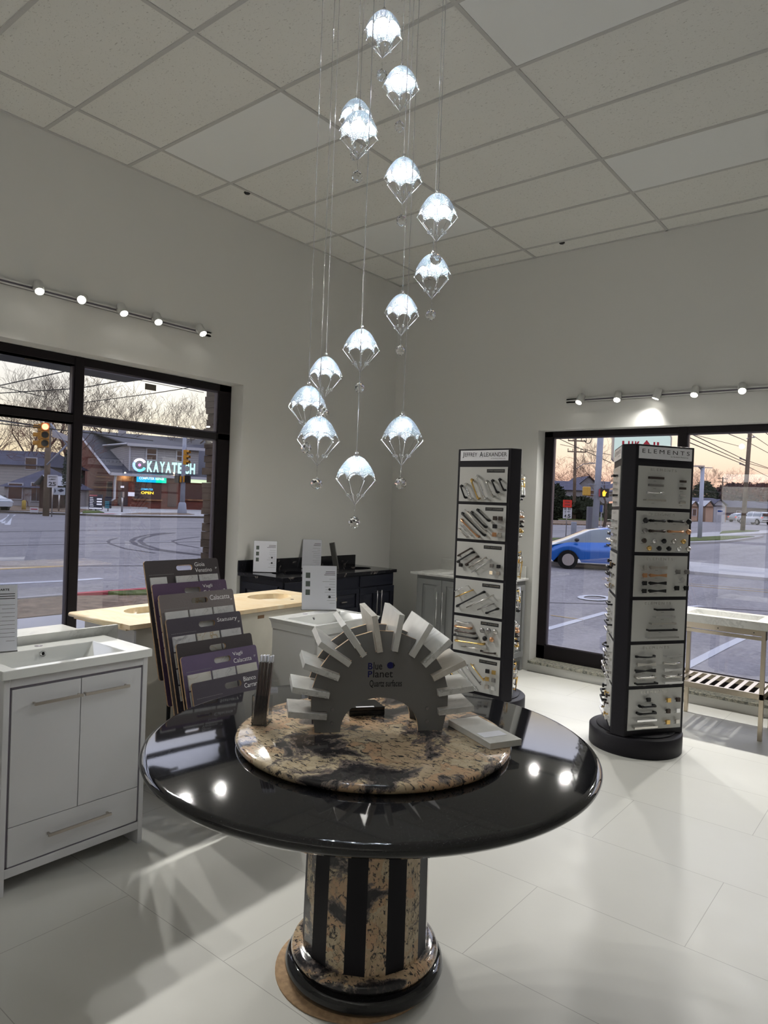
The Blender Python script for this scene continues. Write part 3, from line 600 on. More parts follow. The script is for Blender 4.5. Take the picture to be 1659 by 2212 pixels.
# --- steel consoles by the right window
def console(x0,x1,lab):
    cx=(x0+x1)/2; v=thing('console_table',lab,'console sink',(cx,-.47,0)); w2=(x1-x0)/2; y0,y1=-.213,.19
    for sx_ in (-1,1):
        for yy in (y0,y1-.028): B().box(sx_*w2-(.028 if sx_>0 else 0),sx_*w2+(.028 if sx_<0 else 0),yy,yy+.028,0,.765).obj('leg',M_steel,v,.001)
    b=B(); b.box(-w2,w2,y0+.002,y0+.006,.725,.765).box(-w2+.02,w2-.02,y0+.004,y0+.02,.695,.718).box(-w2,w2,y1-.006,y1,.70,.765).box(-w2,-w2+.004,y0,y1,.70,.765).box(w2-.004,w2,y0,y1,.70,.765); b.obj('apron',M_steel,v)
    for xx in (-w2*.75,0,w2*.75): B().tube([(xx,y0+.002,.745),(xx,y0+.0005,.745)],.004,10).obj('screw',M_dark,v)
    b=B(); b.box(-w2,w2,y0,y0+.02,.285,.325).box(-w2,w2,y1-.02,y1,.285,.325).box(-w2,-w2+.02,y0,y1,.285,.325).box(w2-.02,w2,y0,y1,.285,.325); b.obj('shelf_frame',M_steel,v,.001)
    n=9
    for k in range(n): xx=-w2+.05+(2*w2-.1)*k/(n-1); B().box(xx-.014,xx+.014,y0+.02,y1-.02,.318,.324).obj('shelf_slat',M_steel,v)
    bowl_top(-w2-.012,w2+.012,y0-.012,y1+.01,.767,.825,(-w2+.07,w2-.07,y0+.06,y1-.06),.055,(.03,.03),M_mwhite,v,'marble_sink_top')
console(3.25,3.868,'brushed steel console with marble basin and slatted shelf, beside the right tower')
console(3.95,4.57,'second brushed steel console at the right picture edge')
# ================================================================ TILE SAMPLE BOARDS ON THEIR RACK
def lam(name,col):
    m=mat(name,col,.16,bump=.12,bscale=140); return m
L1_=lam('board_charcoal',(.075,.065,.07)); L2_=lam('board_plum',(.115,.075,.135)); L3_=lam('board_taupe',(.20,.175,.175)); L4_=lam('board_slate',(.085,.075,.095)); L6_=lam('board_violet',(.15,.115,.20))
up=Vector((-.292,0,.9565)); bh=.60; bw=.457
rack=thing('display_rack','black stepped rack holding the marble tile boards beside the round table','rack',(1.95,-3.88,0))
b=B()
for y in (-.10,.25):
    b.tube([(-.22,y,.0),(-.22,y,.62)],.010,8); b.tube([(.20,y,.0),(.20,y,.15)],.010,8); b.tube([(-.22,y,.012),(.20,y,.012)],.010,8); b.tube([(-.22,y,.62),(.28,y,.10)],.010,8)
for x,z in ((-.22,.62),(.28,.10),(-.22,.02),(.20,.012),(-.05,.444),(.12,.266)): b.tube([(x,-.16 if z>.05 else -.10,z),(x,.25,z)],.009,8)
b.obj('rack_frame',M_black,rack)
tl=[((1.648,-4.103,1.207),L1_,['Gioia','Venatino'],0),((1.728,-4.104,1.097),L2_,['Vagli','Calacatta'],1),((1.798,-4.11,1.052),L3_,['Calacatta'],0),((1.866,-4.11,.941),L4_,['Statuary'],1),((1.984,-4.129,.843),L1_,[],0),((2.025,-4.13,.788),L6_,['Vagli','Calacatta'],2),((2.114,-4.13,.681),L4_,['Bianco','Carrara'],0)]
blab=['charcoal tile board with white serif title, rearmost and highest on the rack','plum tile board half hidden, second from the back','taupe tile board with one-word title, third from the back','slate grey tile board with strongly veined tiles','charcoal tile board with no visible title, behind the violet board','violet glossy tile board, second from the front','slate tile board with two-line title, front of the rack behind the table rim']
for i,(p,m_,tx_,tk) in enumerate(tl):
    p=Vector(p); O=p-up*bh; Mw=frameM(O,(0,1,0),up)
    me=shape2d([rrect(0,bw,0,bh,.014),rrect(.185,.285,bh-.058,bh-.030,.0139,6)],.009,m_,M_ply)
    o=put('tile_board',me); o.matrix_world=Mw; tag(o,blab[i],'tile sample board','marble tile boards on the rack')
    for k,s in enumerate(tx_): 
        ww={'Gioia':.065,'Venatino':.108,'Vagli':.062,'Calacatta':.115 if len(tx_)>1 else .128,'Statuary':.128,'Bianco':.078,'Carrara':.092}[s]
        lettering(s,M_whiteink,o,T(.300+ww/2,bh-.030-.032*k-(.006 if len(tx_)==1 else 0),.0048),width=ww,height=.022 if len(tx_)>1 else .026)
    if tx_: lettering('SP',M_whiteink,o,T(.437,bh-.055,.0048),width=.011)
    b=B()
    for k in range(14): x=.02+k*.0105; b.box(x,x+.008,bh-.0755,bh-.0735,.0046,.0048)
    b.obj('caption_line',M_grayink,o)
    if i==6: continue
    cols=[(.02,.115),(.17,.305),(.315,.437)] if i==0 else [(.02,.150),(.160,.298),(.308,.437)]
    for c_,(x0,x1) in enumerate(cols):
        yt=bh-.088
        for r_ in range(2 if c_ else 4):
            hh=.072 if c_==0 else .16
            B().box(x0,x1,yt-hh,yt,.0045,.0125).obj('tile',M_tiles[tk] if (r_+c_)%2==0 else M_tiles[(tk+(i%2))%3],o,.0006); yt-=hh+.006
# ================================================================ PRICE PLACARDS
def placard(loc,rz,lab,w=.216,h=.279,title='ARTE',sw=1,tilt=12,right=True):
    t=thing('price_placard',lab,'placard',loc,rz)  # faces local -y
    tl_=D(tilt); M=Matrix.Rotation(PI/2-tl_,4,'X')
    b=B(); b.box(-w/2-.003,w/2+.003,0,h+.004,-.002,-.0005,M); b.box(-w/2-.003,w/2+.003,0,.07,0,.0015,Matrix.Identity(4)); b.obj('acrylic_stand',M_acryl,t)
    b=B(); b.box(-w/2,w/2,.004,h,0,.0008,M); b.obj('sheet',M_paper,t)
    if title: lettering(title,M_ink,t,M@T(w*.28 if right else -w*.2,h*.93,.0012),width=.035,height=.009,bold=.03)
    b=B(); rnd=random.Random(len(lab))
    for k in range(3): b.box(w*.46-.06-.01*k*rnd.random(),w*.46,h*(.86-.035*k),h*(.86-.035*k)+.003,.0009,.0012,M)
    for k in range(10):
        y=h*(.70-.06*k); L=.03+.05*rnd.random(); b.box(w*.46-L,w*.46,y,y+.0012,.0009,.0012,M)
    b.obj('printed_lines',M_ink,t)
    if sw:
        b=B()
        for k in range(3): b.box(-w*.40,-w*.27,h*(.72-.19*k),h*(.72-.19*k)+.034,.0009,.0012,M)
        b.obj('swatches',mat('swatch_green',(.10,.12,.11),.6),t)
        b=B(); [b.prism([(w*.30+.008*math.cos(2*PI*q/16),h*(.47-.17*k)+.008*math.sin(2*PI*q/16)) for q in range(16)],.0009,.0012,M) for k in range(2)]; b.obj('round_swatches',M_ink,t)
    return t
placard((1.745,-4.865,.867),D(72),'white price placard standing on the glossy white vanity at the left picture edge',sw=0,title='ARTE')
placard((1.775,-2.945,.864),D(50),'white price placard with green swatches on the small deep-basin vanity',title='SOPHIE' if False else 'SERENA' if False else None)
placard((.150,-1.96,.899),D(48),'white price placard at the left end of the black stone vanity top',w=.20,title=None)
placard((.115,-1.345,.899),D(42),'creased pale price placard on the middle of the black vanity top',sw=0,w=.18,title=None)
t=thing('acrylic_stand','empty clear acrylic stand seen edge-on beside the right basin of the black vanity','acrylic stand',(.30,-1.19,.899),D(118)); b=B(); b.box(-.10,.10,0,.26,-.001,.001,Matrix.Rotation(PI/2-.2,4,'X')); b.box(-.10,.10,0,.07,0,.002); b.obj('clear_sheet',M_acryl,t)
t=thing('small_box','small black box standing behind the left placard on the black vanity','box',(.03,-1.86,.899),.2); bx('box_body',-.02,.03,-.035,.035,0,.125,mat('gloss_black'),t,.002)
# ================================================================ HARDWARE TOWERS
PM={}
def pull_mesh(kind,L,m):
    key=(kind,round(L,3),m.name)
    if key in PM: return PM[key]
    b=B()
    if kind=='bar':
        b.tube([(-L/2,0,.028),(L/2,0,.028)],.0045,8)
        for s in (-1,1): b.tube([(s*L*.40,0,0),(s*L*.40,0,.028)],.0045,8)
    elif kind=='flat':
        b.box(-L/2,L/2,-.006,.006,.024,.031)
        for s in (-1,1): b.box(s*L*.47-.005,s*L*.47+.005,-.005,.005,0,.025)
    elif kind=='thick':
        b.tube([(-L/2,0,.014),(-L*.46,0,.028),(-L*.3,0,.031),(L*.3,0,.031),(L*.46,0,.028),(L/2,0,.014)],[.010,.009,.0062,.0062,.009,.010],8)
        for s in (-1,1): b.tube([(s*L*.48,0,0),(s*L*.48,0,.022)],.0085,8)
    elif kind=='arc':
        P=[(L*(k/8-.5),0,.008+.026*math.sin(PI*k/8)) for k in range(9)]; b.tube(P,[.006]+[.0055]*7+[.006],8)
        for s in (-1,1): b.box(s*L*.48-.006,s*L*.48+.006,-.007,.007,0,.014)
    elif kind=='bow':
        P=[(-L/2,-.011),(0,-.004),(L/2,-.011),(L/2,.011),(0,.004),(-L/2,.011)]; b.prism(P,.018,.026)
        for s in (-1,1): b.box(s*L*.42-.005,s*L*.42+.005,-.006,.006,0,.019)
    elif kind=='knob': b.lathe([(.006,0),(.006,.012),(L*.5,.018),(L*.5,.026),(L*.3,.031),(0,.032)],n=14)
    elif kind=='square': b.box(-.005,.005,-.005,.005,0,.015); b.box(-L/2,L/2,-L/2,L/2,.015,.028)
    elif kind=='edge': b.box(-L/2,L/2,-.007,.007,.006,.018)
    PM[key]=b.mesh('pull_'+kind,m); return PM[key]
K,N_,C_,G_,O_,Z_,P_,S_=M_black,M_nickel,M_chrome,M_gold,M_copper,M_bronze,M_pewter,M_satin
# (kind, length, material, u, v, angle)  u,v in board fractions, v measured from the top
E_B=[[('edge',.115,Z_,.31,.28,0),('edge',.112,P_,.31,.46,0),('arc',.12,C_,.31,.64,0),('flat',.15,S_,.29,.82,0),('edge',.045,Z_,.82,.33,0),('edge',.045,Z_,.82,.50,0),('edge',.045,C_,.82,.68,2),('edge',.045,S_,.82,.85,4)],
 [('knob',.036,K,.13,.23,0),('thick',.10,K,.36,.23,0),('thick',.10,K,.71,.23,0),('knob',.036,K,.95,.23,0),('knob',.034,P_,.13,.48,0),('thick',.10,Z_,.36,.48,0),('thick',.10,O_,.71,.48,0),('knob',.034,O_,.95,.48,0)]+[('knob',.032,[Z_,C_,K,S_,G_][k],.12+.185*k,.72,0) for k in range(5)]+[('knob',.032,[G_,K,K,C_,S_][k],.22+.185*k,.90,0) for k in range(5)],
 [('square',.026,[S_,O_,K,K][k],.16,.28+.19*k,0) for k in range(4)]+[('bow',.125,[N_,O_,K,K][k],.41,.28+.19*k,0) for k in range(4)]+[('square',.028,P_,.78,.38,0),('square',.028,P_,.95,.38,0),('square',.026,C_,.87,.58,45),('square',.028,K,.77,.78,0),('square',.028,K,.95,.78,0)],
 [('flat',.135,K,.56,.22,0),('flat',.15,C_,.56,.40,0),('flat',.19,S_,.54,.56,0),('flat',.22,K,.53,.72,0),('flat',.24,C_,.54,.90,0)],
 [('arc',.14,K,.26,.28,0),('bow',.14,S_,.26,.46,0),('bow',.15,K,.25,.62,0),('thick',.14,S_,.26,.78,0),('flat',.16,K,.28,.93,0),('flat',.13,C_,.77,.28,0),('arc',.13,S_,.77,.46,0),('bow',.14,C_,.77,.62,0),('thick',.13,S_,.77,.78,0),('flat',.14,C_,.78,.93,0)],
 [('square',.024,K,.33,.24,0),('thick',.11,K,.32,.40,0),('thick',.13,K,.31,.57,0),('flat',.15,C_,.30,.74,0),('flat',.175,S_,.29,.91,0)]+[('square',.026,[G_,Z_,Z_,C_,G_,S_][k],.71+.18*(k%2),.28+.27*(k//2),0) for k in range(6)]]
J_B=[[('thick',.10,K,.12,.72,-65),('thick',.125,C_,.23,.70,-65),('thick',.16,G_,.37,.64,-65),('thick',.19,C_,.50,.58,-65),('thick',.13,S_,.68,.62,-62),('thick',.10,K,.78,.55,-62),('thick',.09,K,.92,.50,-62)],
 [('bar',.11,N_,.15,.83,-40),('bar',.14,C_,.22,.76,-40),('thick',.20,O_,.29,.68,-38),('thick',.26,K,.36,.56,-38),('bar',.26,N_,.42,.47,-40),('thick',.17,K,.47,.42,-40),('thick',.13,K,.56,.29,-38)]+[('square',.030,[Z_,Z_,K,C_,O_,S_][k],.81+.11*(k%2),.36+.23*(k//2),0) for k in range(6)],
 [('flat',.13,Z_,.20,.30,30),('thick',.16,K,.22,.44,32),('thick',.12,Z_,.36,.53,36),('bar',.17,N_,.50,.55,32),('bar',.20,C_,.58,.64,36),('square',.026,K,.13,.68,0)]+[('square',.026,[P_,K,C_,N_][k],.78+.14*(k%2),.62+.19*(k//2),0) for k in range(4)],
 [('bar',.13,C_,.17,.27,25),('bar',.17,G_,.24,.40,25),('thick',.27,K,.36,.55,30),('bar',.26,S_,.58,.57,28),('bar',.15,P_,.70,.70,25),('thick',.10,K,.82,.80,25)],
 [('thick',.12,C_,.22,.15,0),('thick',.14,O_,.23,.30,0),('thick',.17,Z_,.27,.43,0),('thick',.20,K,.28,.56,0),('thick',.25,G_,.38,.70,2),('bar',.23,S_,.50,.84,2),('arc',.12,Z_,.76,.90,0)]+[('knob',.036,[P_,P_,S_,K,O_][k],[.64,.77,.91,.70,.84][k],[.30,.28,.28,.52,.52][k],0) for k in range(5)],
 [('bar',.23,G_,.12,.72,-40),('bar',.22,S_,.22,.60,-40),('bar',.24,C_,.36,.62,-42),('bar',.20,P_,.48,.50,-42),('bar',.16,G_,.58,.42,-42)]+[('square',.028,[K,G_,G_,P_,N_,C_][k],.78+.13*(k%2),.34+.22*(k//2),0) for k in range(6)]]
def tower(lab,X_,Y_,ph,title,boards,faces,kw):
    t=thing('display_tower',lab,'display tower',(X_,Y_,0),ph)
    Wf,c=.45,.095; S=Wf+2*c; dd=S/(2*3**.5); z0,z1=.125,1.985
    P=[]
    for k in range(3):
        a=2*PI*k/3; n=Vector((math.cos(a),math.sin(a))); tt=Vector((-n.y,n.x)); P+=[tuple(n*(dd-.004)-tt*Wf/2),tuple(n*(dd-.004)+tt*Wf/2)]
    B().prism(P,z0,z1).obj('tower_body',M_tower,t,.004)
    B().lathe([(0,0),(.290,0),(.294,.006),(.294,.116),(.288,.122),(0,.122)],n=72).obj('round_base',M_tower,t)
    B().lathe([(0,.122),(.245,.122),(.249,.127),(.245,.131),(0,.131)],n=72).obj('turning_plate',M_tower,t)
    pw,phh,pitch=.408,.262,.2845
    for fi in range(3):
        a=2*PI*fi/3; n=Vector((math.cos(a),math.sin(a),0)); tt=Vector((-n.y,n.x,0))
        O=lambda z: n*(dd-.004)-tt*pw/2+Vector((0,0,z))
        Mh=frameM(O(1.895),tt,(0,0,1)); h=B().box(0,pw,0,.078,0,.005,Mh).obj('header_sign',M_card,t,.001)
        if fi in faces:
            if title=='ELEMENTS': lettering(title,M_ink,h,Mh@T(.205,.048,.0056),width=.365,height=.026,sp=1.5); lettering('by Hardware Resources',M_ink,h,Mh@T(.31,.020,.0056),width=.135,height=.010)
            else: lettering('J',M_ink,h,Mh@T(.026,.044,.0056),width=.012,height=.044); lettering('EFFREY',M_ink,h,Mh@T(.093,.046,.0056),width=.105,height=.030); lettering('A',M_ink,h,Mh@T(.182,.047,.0056),width=.030,height=.040); lettering('LEXANDER',M_ink,h,Mh@T(.300,.046,.0056),width=.19,height=.030); lettering('by Hardware Resources',M_ink,h,Mh@T(.325,.016,.0056),width=.12,height=.009)
        for i in range(6):
            zt=1.848-pitch*i; Mb=frameM(O(zt-phh),tt,(0,0,1)); bo=B().box(0,pw,0,phh,0,.006,Mb).obj('sample_board',M_board,t,.001)
            if fi not in faces: continue
            bl=boards[i] if fi==faces[0] else [boards[3],boards[4],boards[5],boards[3],boards[4],boards[5]][i]
            if title=='ELEMENTS': lettering('ELEMENTS',M_satin,bo,Mb@T(.19,phh-.020,.0066),width=.20,height=.016,sp=1.5)
            else:
                nb=B().box(.235,.385,phh-.042,phh-.016,.006,.0068,Mb).obj('name_strip',M_ink,bo); lettering('JEFFREY ALEXANDER',M_satin,bo,Mb@T(.31,phh-.029,.0070),width=.135,height=.013)
            b=B()
            for (kd,L,m_,u,v_,an_) in bl: x=u*pw; y=(1-v_)*phh-.020; b.box(x-.011,x+.011,y-.0012,y+.0012,.006,.0066,Mb)
            b.obj('caption_marks',M_grayink,bo)
            for (kd,L,m_,u,v_,an_) in bl:
                o=bpy.data.objects.new('knob' if kd in('knob','square') else 'pull',pull_mesh(kd,L,m_)); COL.objects.link(o); o.parent=bo
                o.matrix_local=Mb@T(u*pw,(1-v_)*phh,.006)@Matrix.Rotation(D(an_),4,'Z')
    return t
tower('black rotating tower of silver pull and knob boards, right one by the window',3.235,-1.385,D(-33.5),'ELEMENTS',E_B,(0,2),1)
tower('black rotating tower of slanted cabinet pulls, in front of the grey vanity',2.088,-1.375,D(-89.0),'JEFFREY ALEXANDER',J_B,(0,1),0)
# ================================================================ PENDANT CLUSTER
def edge_t(phi): return 1.0-.24*abs(math.sin(4*phi))**.7   # scallops between the eight ribs
def pt(phi,s): r=.004+.057*max(s,0)**.5; return Vector((r*math.cos(phi),r*math.sin(phi),-.015-.066*s))
def pendant_proto(lab,loc):
    p=thing('pendant_light',lab,'pendant light',loc,0,'parachute-shaped bead pendants of the cluster')
    B().tube([(0,0,-.012),(0,0,0)],.0055,16).obj('chrome_cap',M_chrome,p)
    B().lathe([(.004,-.010),(.010,-.012),(.0125,-.015),(.0125,-.0165)],n=24).obj('collar',M_chrome,p)
    B().tube([(0,0,-1),(0,0,0)],.0011,6).obj('cable',M_cable,p)
    b=B(); 
    for k in range(8): ph=PI*k/4; b.tube([pt(ph,s/12*1.04) for s in range(0,13)],.0007,5,False)
    for k in range(8):
        b.tube([pt(PI*k/4+PI/4*j/8,edge_t(PI*k/4+PI/4*j/8)*(1.0) if 0<j<8 else 1.03)*1.004 for j in range(9)],.0009,5,False)
    b.obj('wire_frame',M_chrome,p)
    # beads
    ico=bmesh.new(); bmesh.ops.create_icosphere(ico,subdivisions=1,radius=.0022); vv=[v.co.copy() for v in ico.verts]; ff=[[v.index for v in f.verts] for f in ico.faces]; ico.free()
    V=[];Fc=[]
    t=.02; rows=[]
    while t<1.02:
        rows.append(t); a=pt(0,t); e=pt(0,t+.01); t+=.01*.0043/max((e-a).length,1e-5)
    for i,t in enumerate(rows):
        r=math.hypot(pt(0,t).x,pt(0,t).y); n=max(8,int(2*PI*r/.0047))
        for k in range(n):
            ph=2*PI*(k+.5*(i%2))/n
            if t>edge_t(ph)+.01: continue
            c=pt(ph,t)*.985; o=len(V); V+=[c+q for q in vv]; Fc+=[[o+j for j in f] for f in ff]
    me=bpy.data.meshes.new('bead_dome'); me.from_pydata([tuple(v) for v in V],[],Fc); me.materials.append(M_beads)
    for q in me.polygons: q.use_smooth=True
    put('bead_shade',me,p)
    b=B(); b.tube([(0,0,-.016),(0,0,-.030)],.004,12); b.obj('bulb_socket',M_chrome,p)
    b=B(); b.tube([(0,0,-.030),(0,0,-.034),(0,0,-.050),(0,0,-.054)],[.004,.0062,.0062,.003],12); b.obj('bulb',M_bulb,p)
    b=B(); bp=[]; km=B().ball((0,0,0),.0023,2).mesh('tip',M_chrome); bmh=B().ball((0,0,0),.0045,2).mesh('bead',M_bead2)
    for k in range(8):
        ph=PI*k/4; q=pt(ph,1.05); put('rib_tip',km,p,loc=q); z=-.130; r=.0235+.002*(k%2); m_=Vector((r*math.cos(ph),r*math.sin(ph),z)); b.tube([q,m_,(0,0,-.160)],.0005,4,False); put('clear_bead',bmh,p,loc=m_)
    b.tube([(0,0,-.160),(0,0,-.172)],.0006,4); b.tube([(.0022*math.cos(2*PI*k/10),0,-.174+.0022*math.sin(2*PI*k/10)) for k in range(11)],.0006,5,False); b.tube([(0,0,-.176),(0,0,-.193)],.0006,4)
    b.obj('strings',mat('string_wire',(.30,.30,.31),.35,.6),p)
    b=B(); b.ball((0,0,-.212),.0175,2,False,(1,1,1.03)); b.lathe([(.004,-.195),(.0025,-.192),(.0,-.191)],n=8,smooth=False); b.obj('crystal_ball',M_crystal,p)
    return p
PD=[(3.34,-4.381,3.118),(3.303,-4.235,3.032),(3.083,-4.212,3.007),(3.342,-4.481,2.757),(3.39,-4.314,2.67),(3.539,-4.326,2.514),(3.443,-4.206,2.385),(3.258,-4.124,2.304),(3.212,-4.284,2.151),(3.032,-4.267,2.079),(3.179,-4.495,1.927),(3.33,-4.596,1.81),(3.524,-4.44,1.82),(3.406,-4.507,1.698)]
PL=['topmost, near the upper picture edge','second from the top, right of the topmost','half hidden behind a nearer pendant on the left','upper left, overlapping the one behind it','upper middle, fourth level down','rightmost, above the wall corner','just below the rightmost one, its top behind a crystal','middle height, in front of the wall corner','centre left, just below mid height','left side, above the leftmost one','leftmost of the whole cluster','lower left, just below the leftmost','lower right, in front of the right wall','lowest of the cluster, above the arch stand']
pp=None
for i,(q,l) in enumerate(zip(PD,PL)):
    if pp is None: pp=pendant_proto('glowing glass bead pendant, '+l,q); o=pp
    else: o=copy_tree(pp); o.location=q; o['label']='glowing glass bead pendant, '+l
    o.rotation_euler=(0,0,.2+.55*i)
    for c_ in ALLKIDS(o):
        if c_.name.startswith('cable'): c_.location=(0,0,CH-q[2]-.02); c_.scale=(1,1,CH-q[2]-.02)
t=thing('ceiling_canopy','round chrome ceiling plate from which the bead pendants hang','ceiling plate',(3.30,-4.36,CH)); B().lathe([(0,-.03),(.32,-.03),(.33,-.02),(.33,-.001),(0,-.001)],n=64).obj('plate',M_chrome,t)
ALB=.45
# ================================================================ OUTSIDE
def zg(x,y): return -0.45-0.012*x+0.010*max(0,y-25)
def gp(px,py):
    r=ray(px,py); t=2.0
    while t<2000:
        P=CAM+r*t
        if P.z<zg(P.x,P.y): break
        t*=1.002
    return P
def at_depth(px,py,d): return far(px,py,d)
def foot(px,py,d):
    P=far(px,py,d); return Vector((P.x,P.y,zg(P.x,P.y)))
HR=Vector((R0.x,R0.y,0)).normalized(); HF=Vector((F.x,F.y,0)).normalized()
RZ=math.atan2(HR.y,HR.x)          # heading whose local x runs across the view
def bandmat(name,c1,c2,pitch,axis=2,rough=.6,world=True,dirv=None,w=.85):
    m,nt,b=base(name,rough); g=nd(nt,'ShaderNodeNewGeometry'); d=nd(nt,'ShaderNodeVectorMath',operation='DOT_PRODUCT'); lk(nt,g.outputs['Position'],d.inputs[0]); d.inputs[1].default_value=dirv or (0,0,1)
    c1=tuple(c*.55 for c in c1); c2=tuple(c*.55 for c in c2)
    q=nd(nt,'ShaderNodeMath',operation='DIVIDE'); lk(nt,d.outputs['Value'],q.inputs[0]); q.inputs[1].default_value=pitch
    f=nd(nt,'ShaderNodeMath',operation='FRACT'); lk(nt,q.outputs[0],f.inputs[0]); r=ramp(nt,f.outputs[0],[(0,c2),(.12,c2),(.2,c1),(1,c1)]); lk(nt,r.outputs[0],b.inputs['Base Color']); return m
def brickmat(name,c1,c2,mo,w,h,e,ms=.01,rough=.85,off=.5):
    m,nt,b=base(name,rough); g=nd(nt,'ShaderNodeNewGeometry'); d=nd(nt,'ShaderNodeVectorMath',operation='DOT_PRODUCT'); lk(nt,g.outputs['Position'],d.inputs[0]); d.inputs[1].default_value=tuple(e)
    s=nd(nt,'ShaderNodeSeparateXYZ'); lk(nt,g.outputs['Position'],s.inputs[0]); c=nd(nt,'ShaderNodeCombineXYZ'); lk(nt,d.outputs['Value'],c.inputs[0]); lk(nt,s.outputs[2],c.inputs[1])
    br=nd(nt,'ShaderNodeTexBrick',offset=off); br.inputs['Scale'].default_value=1; br.inputs['Brick Width'].default_value=w; br.inputs['Row Height'].default_value=h; br.inputs['Mortar Size'].default_value=ms; lk(nt,c.outputs[0],br.inputs['Vector'])
    for i,cc in (('Color1',c1),('Color2',c2),('Mortar',mo)): br.inputs[i].default_value=(*[q_*.65 for q_ in cc],1)
    lk(nt,br.outputs[0],b.inputs['Base Color']); return m
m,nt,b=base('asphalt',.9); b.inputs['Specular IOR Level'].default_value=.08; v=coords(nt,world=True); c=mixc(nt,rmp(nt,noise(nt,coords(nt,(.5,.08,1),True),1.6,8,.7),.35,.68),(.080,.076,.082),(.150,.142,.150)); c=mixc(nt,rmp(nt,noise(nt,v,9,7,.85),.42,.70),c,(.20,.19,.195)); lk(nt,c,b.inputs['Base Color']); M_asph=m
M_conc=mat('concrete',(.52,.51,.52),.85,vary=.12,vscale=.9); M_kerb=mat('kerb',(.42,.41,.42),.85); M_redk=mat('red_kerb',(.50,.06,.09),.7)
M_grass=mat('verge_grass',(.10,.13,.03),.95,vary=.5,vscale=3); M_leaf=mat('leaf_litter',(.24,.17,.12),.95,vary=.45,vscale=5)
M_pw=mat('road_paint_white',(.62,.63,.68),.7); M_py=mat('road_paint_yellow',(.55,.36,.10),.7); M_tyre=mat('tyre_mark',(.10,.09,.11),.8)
# ground as one gently rising surface
bb=B(); bm=bb.bm
xs=[-260,-160,-90,-45,-20,-6,-.31]; 
def strip(xs,ys,name,m,mask=None):
    bb=B(); bm=bb.bm; g=[[bm.verts.new((x,y,zg(x,y))) for y in ys] for x in xs]
    for i in range(len(xs)-1):
        for j in range(len(ys)-1):
            if mask and mask(xs[i],ys[j]): continue
            bm.faces.new((g[i][j],g[i+1][j],g[i+1][j+1],g[i][j+1]))
    me=bb.mesh(name,m); return put(name,me)
tag(strip([-300,-60,-.32,9,60],[-80,-12,.34,25,120,420],'road_surface',M_asph,lambda x,y:-1<x<9 and -13<y<.3),kind='structure')
def patch(pts,h,m,name,wid=None,stuff=False,label=None,cat=None):
    bb=B(); bm=bb.bm; t=[bm.verts.new((p[0],p[1],zg(p[0],p[1])+h)) for p in pts]; lo=[bm.verts.new((p[0],p[1],zg(p[0],p[1])-.02)) for p in pts]
    bm.faces.new(t); n=len(pts)
    for k in range(n): bm.faces.new((lo[k],lo[(k+1)%n],t[(k+1)%n],t[k]))
    o=put(name,bb.mesh(name,m))
    if label: tag(o,label,cat)
    elif stuff: tag(o,label,cat,kind='stuff')
    else: tag(o,kind='structure')
    return o
def G(px,py): P=gp(px,py); return (P.x,P.y)
def ribbon(pts,wd,h,m,name,**k):
    L=[];Q=[]
    for i,p in enumerate(pts):
        a=Vector(pts[max(i-1,0)]); b_=Vector(pts[min(i+1,len(pts)-1)]); t=(b_-a).normalized(); n=Vector((-t.y,t.x))*wd/2; L.append(tuple(Vector(p)+n)); Q.append(tuple(Vector(p)-n))
    return L+Q[::-1]
def line(pts,wd,m,name,h=.006):
    bb=B(); bm=bb.bm; L=ribbon(pts,wd,h,m,name); n=len(pts); a=[bm.verts.new((p[0],p[1],zg(*p)+h)) for p in L[:n]]; c=[bm.verts.new((p[0],p[1],zg(*p)+h)) for p in L[n:][::-1]]
    for k in range(n-1): bm.faces.new((a[k],a[k+1],c[k+1],c[k]))
    return tag(put(name,bb.mesh(name,m)),kind='structure')
# pavement by the left window
patch([(-.31,-30),(-5.35,-30),(-5.35,1.2),(-6.6,2.2),(-6.75,3.4),(-.31,3.4)],.10,M_conc,'pavement')
patch([(-5.36,-30),(-7.0,-30),(-6.95,-.2),(-6.3,1.2),(-5.36,.9)],.11,M_leaf,'verge')
patch([(-7.0,-30),(-7.15,-30),(-7.1,.0),(-6.95,0)],.13,M_kerb,'kerb'); patch([(-6.95,0.0),(-7.1,0.0),(-6.9,3.4),(-6.75,3.4)],.13,M_redk,'red_kerb')
patch([(-6.5,.6),(-6.9,.6),(-6.7,1.4),(-6.2,1.2)],.14,M_grass,'verge_grass')
# far side of the left road
FK=[G(-150,1103),G(0,1108),G(180,1114),G(250,1117),G(430,1119),G(620,1122)]
far_=[(p[0]-16,p[1]+7) for p in FK]
patch(FK+far_[::-1],.12,M_conc,'far_pavement'); line([(p[0]+.1,p[1]-.05) for p in FK],.3,M_kerb,'far_kerb',.14)
patch([G(-150,1101),G(0,1107),G(170,1112),G(200,1105),G(80,1098),G(-150,1090)],.16,M_leaf,'far_verge')
patch([G(178,1113),G(225,1112),G(212,1107),G(180,1108)],.17,M_grass,'far_grass'); patch([G(262,1115),G(420,1115.5),G(400,1112),G(300,1112)],.15,M_leaf,'far_tree_strip')
line([G(215,1115),G(250,1115)],.5,M_redk,'painted_kerb',.16)
for A_ in (284,302): line([G(A_+x,y) for x,y in ((75,1151),(32,1156),(9,1162),(0,1169),(10,1177),(42,1187),(95,1194),(150,1200))],.17,M_tyre,'tyre_mark',.008)
line([G(x,y) for x,y in ((252,1163),(239,1166),(233,1170),(240,1176),(272,1186),(335,1195))],.10,M_tyre,'tyre_mark',.008); line([G(x,y) for x,y in ((430,1160),(395,1164),(372,1169),(385,1176),(430,1184))],.09,M_tyre,'tyre_mark',.008)
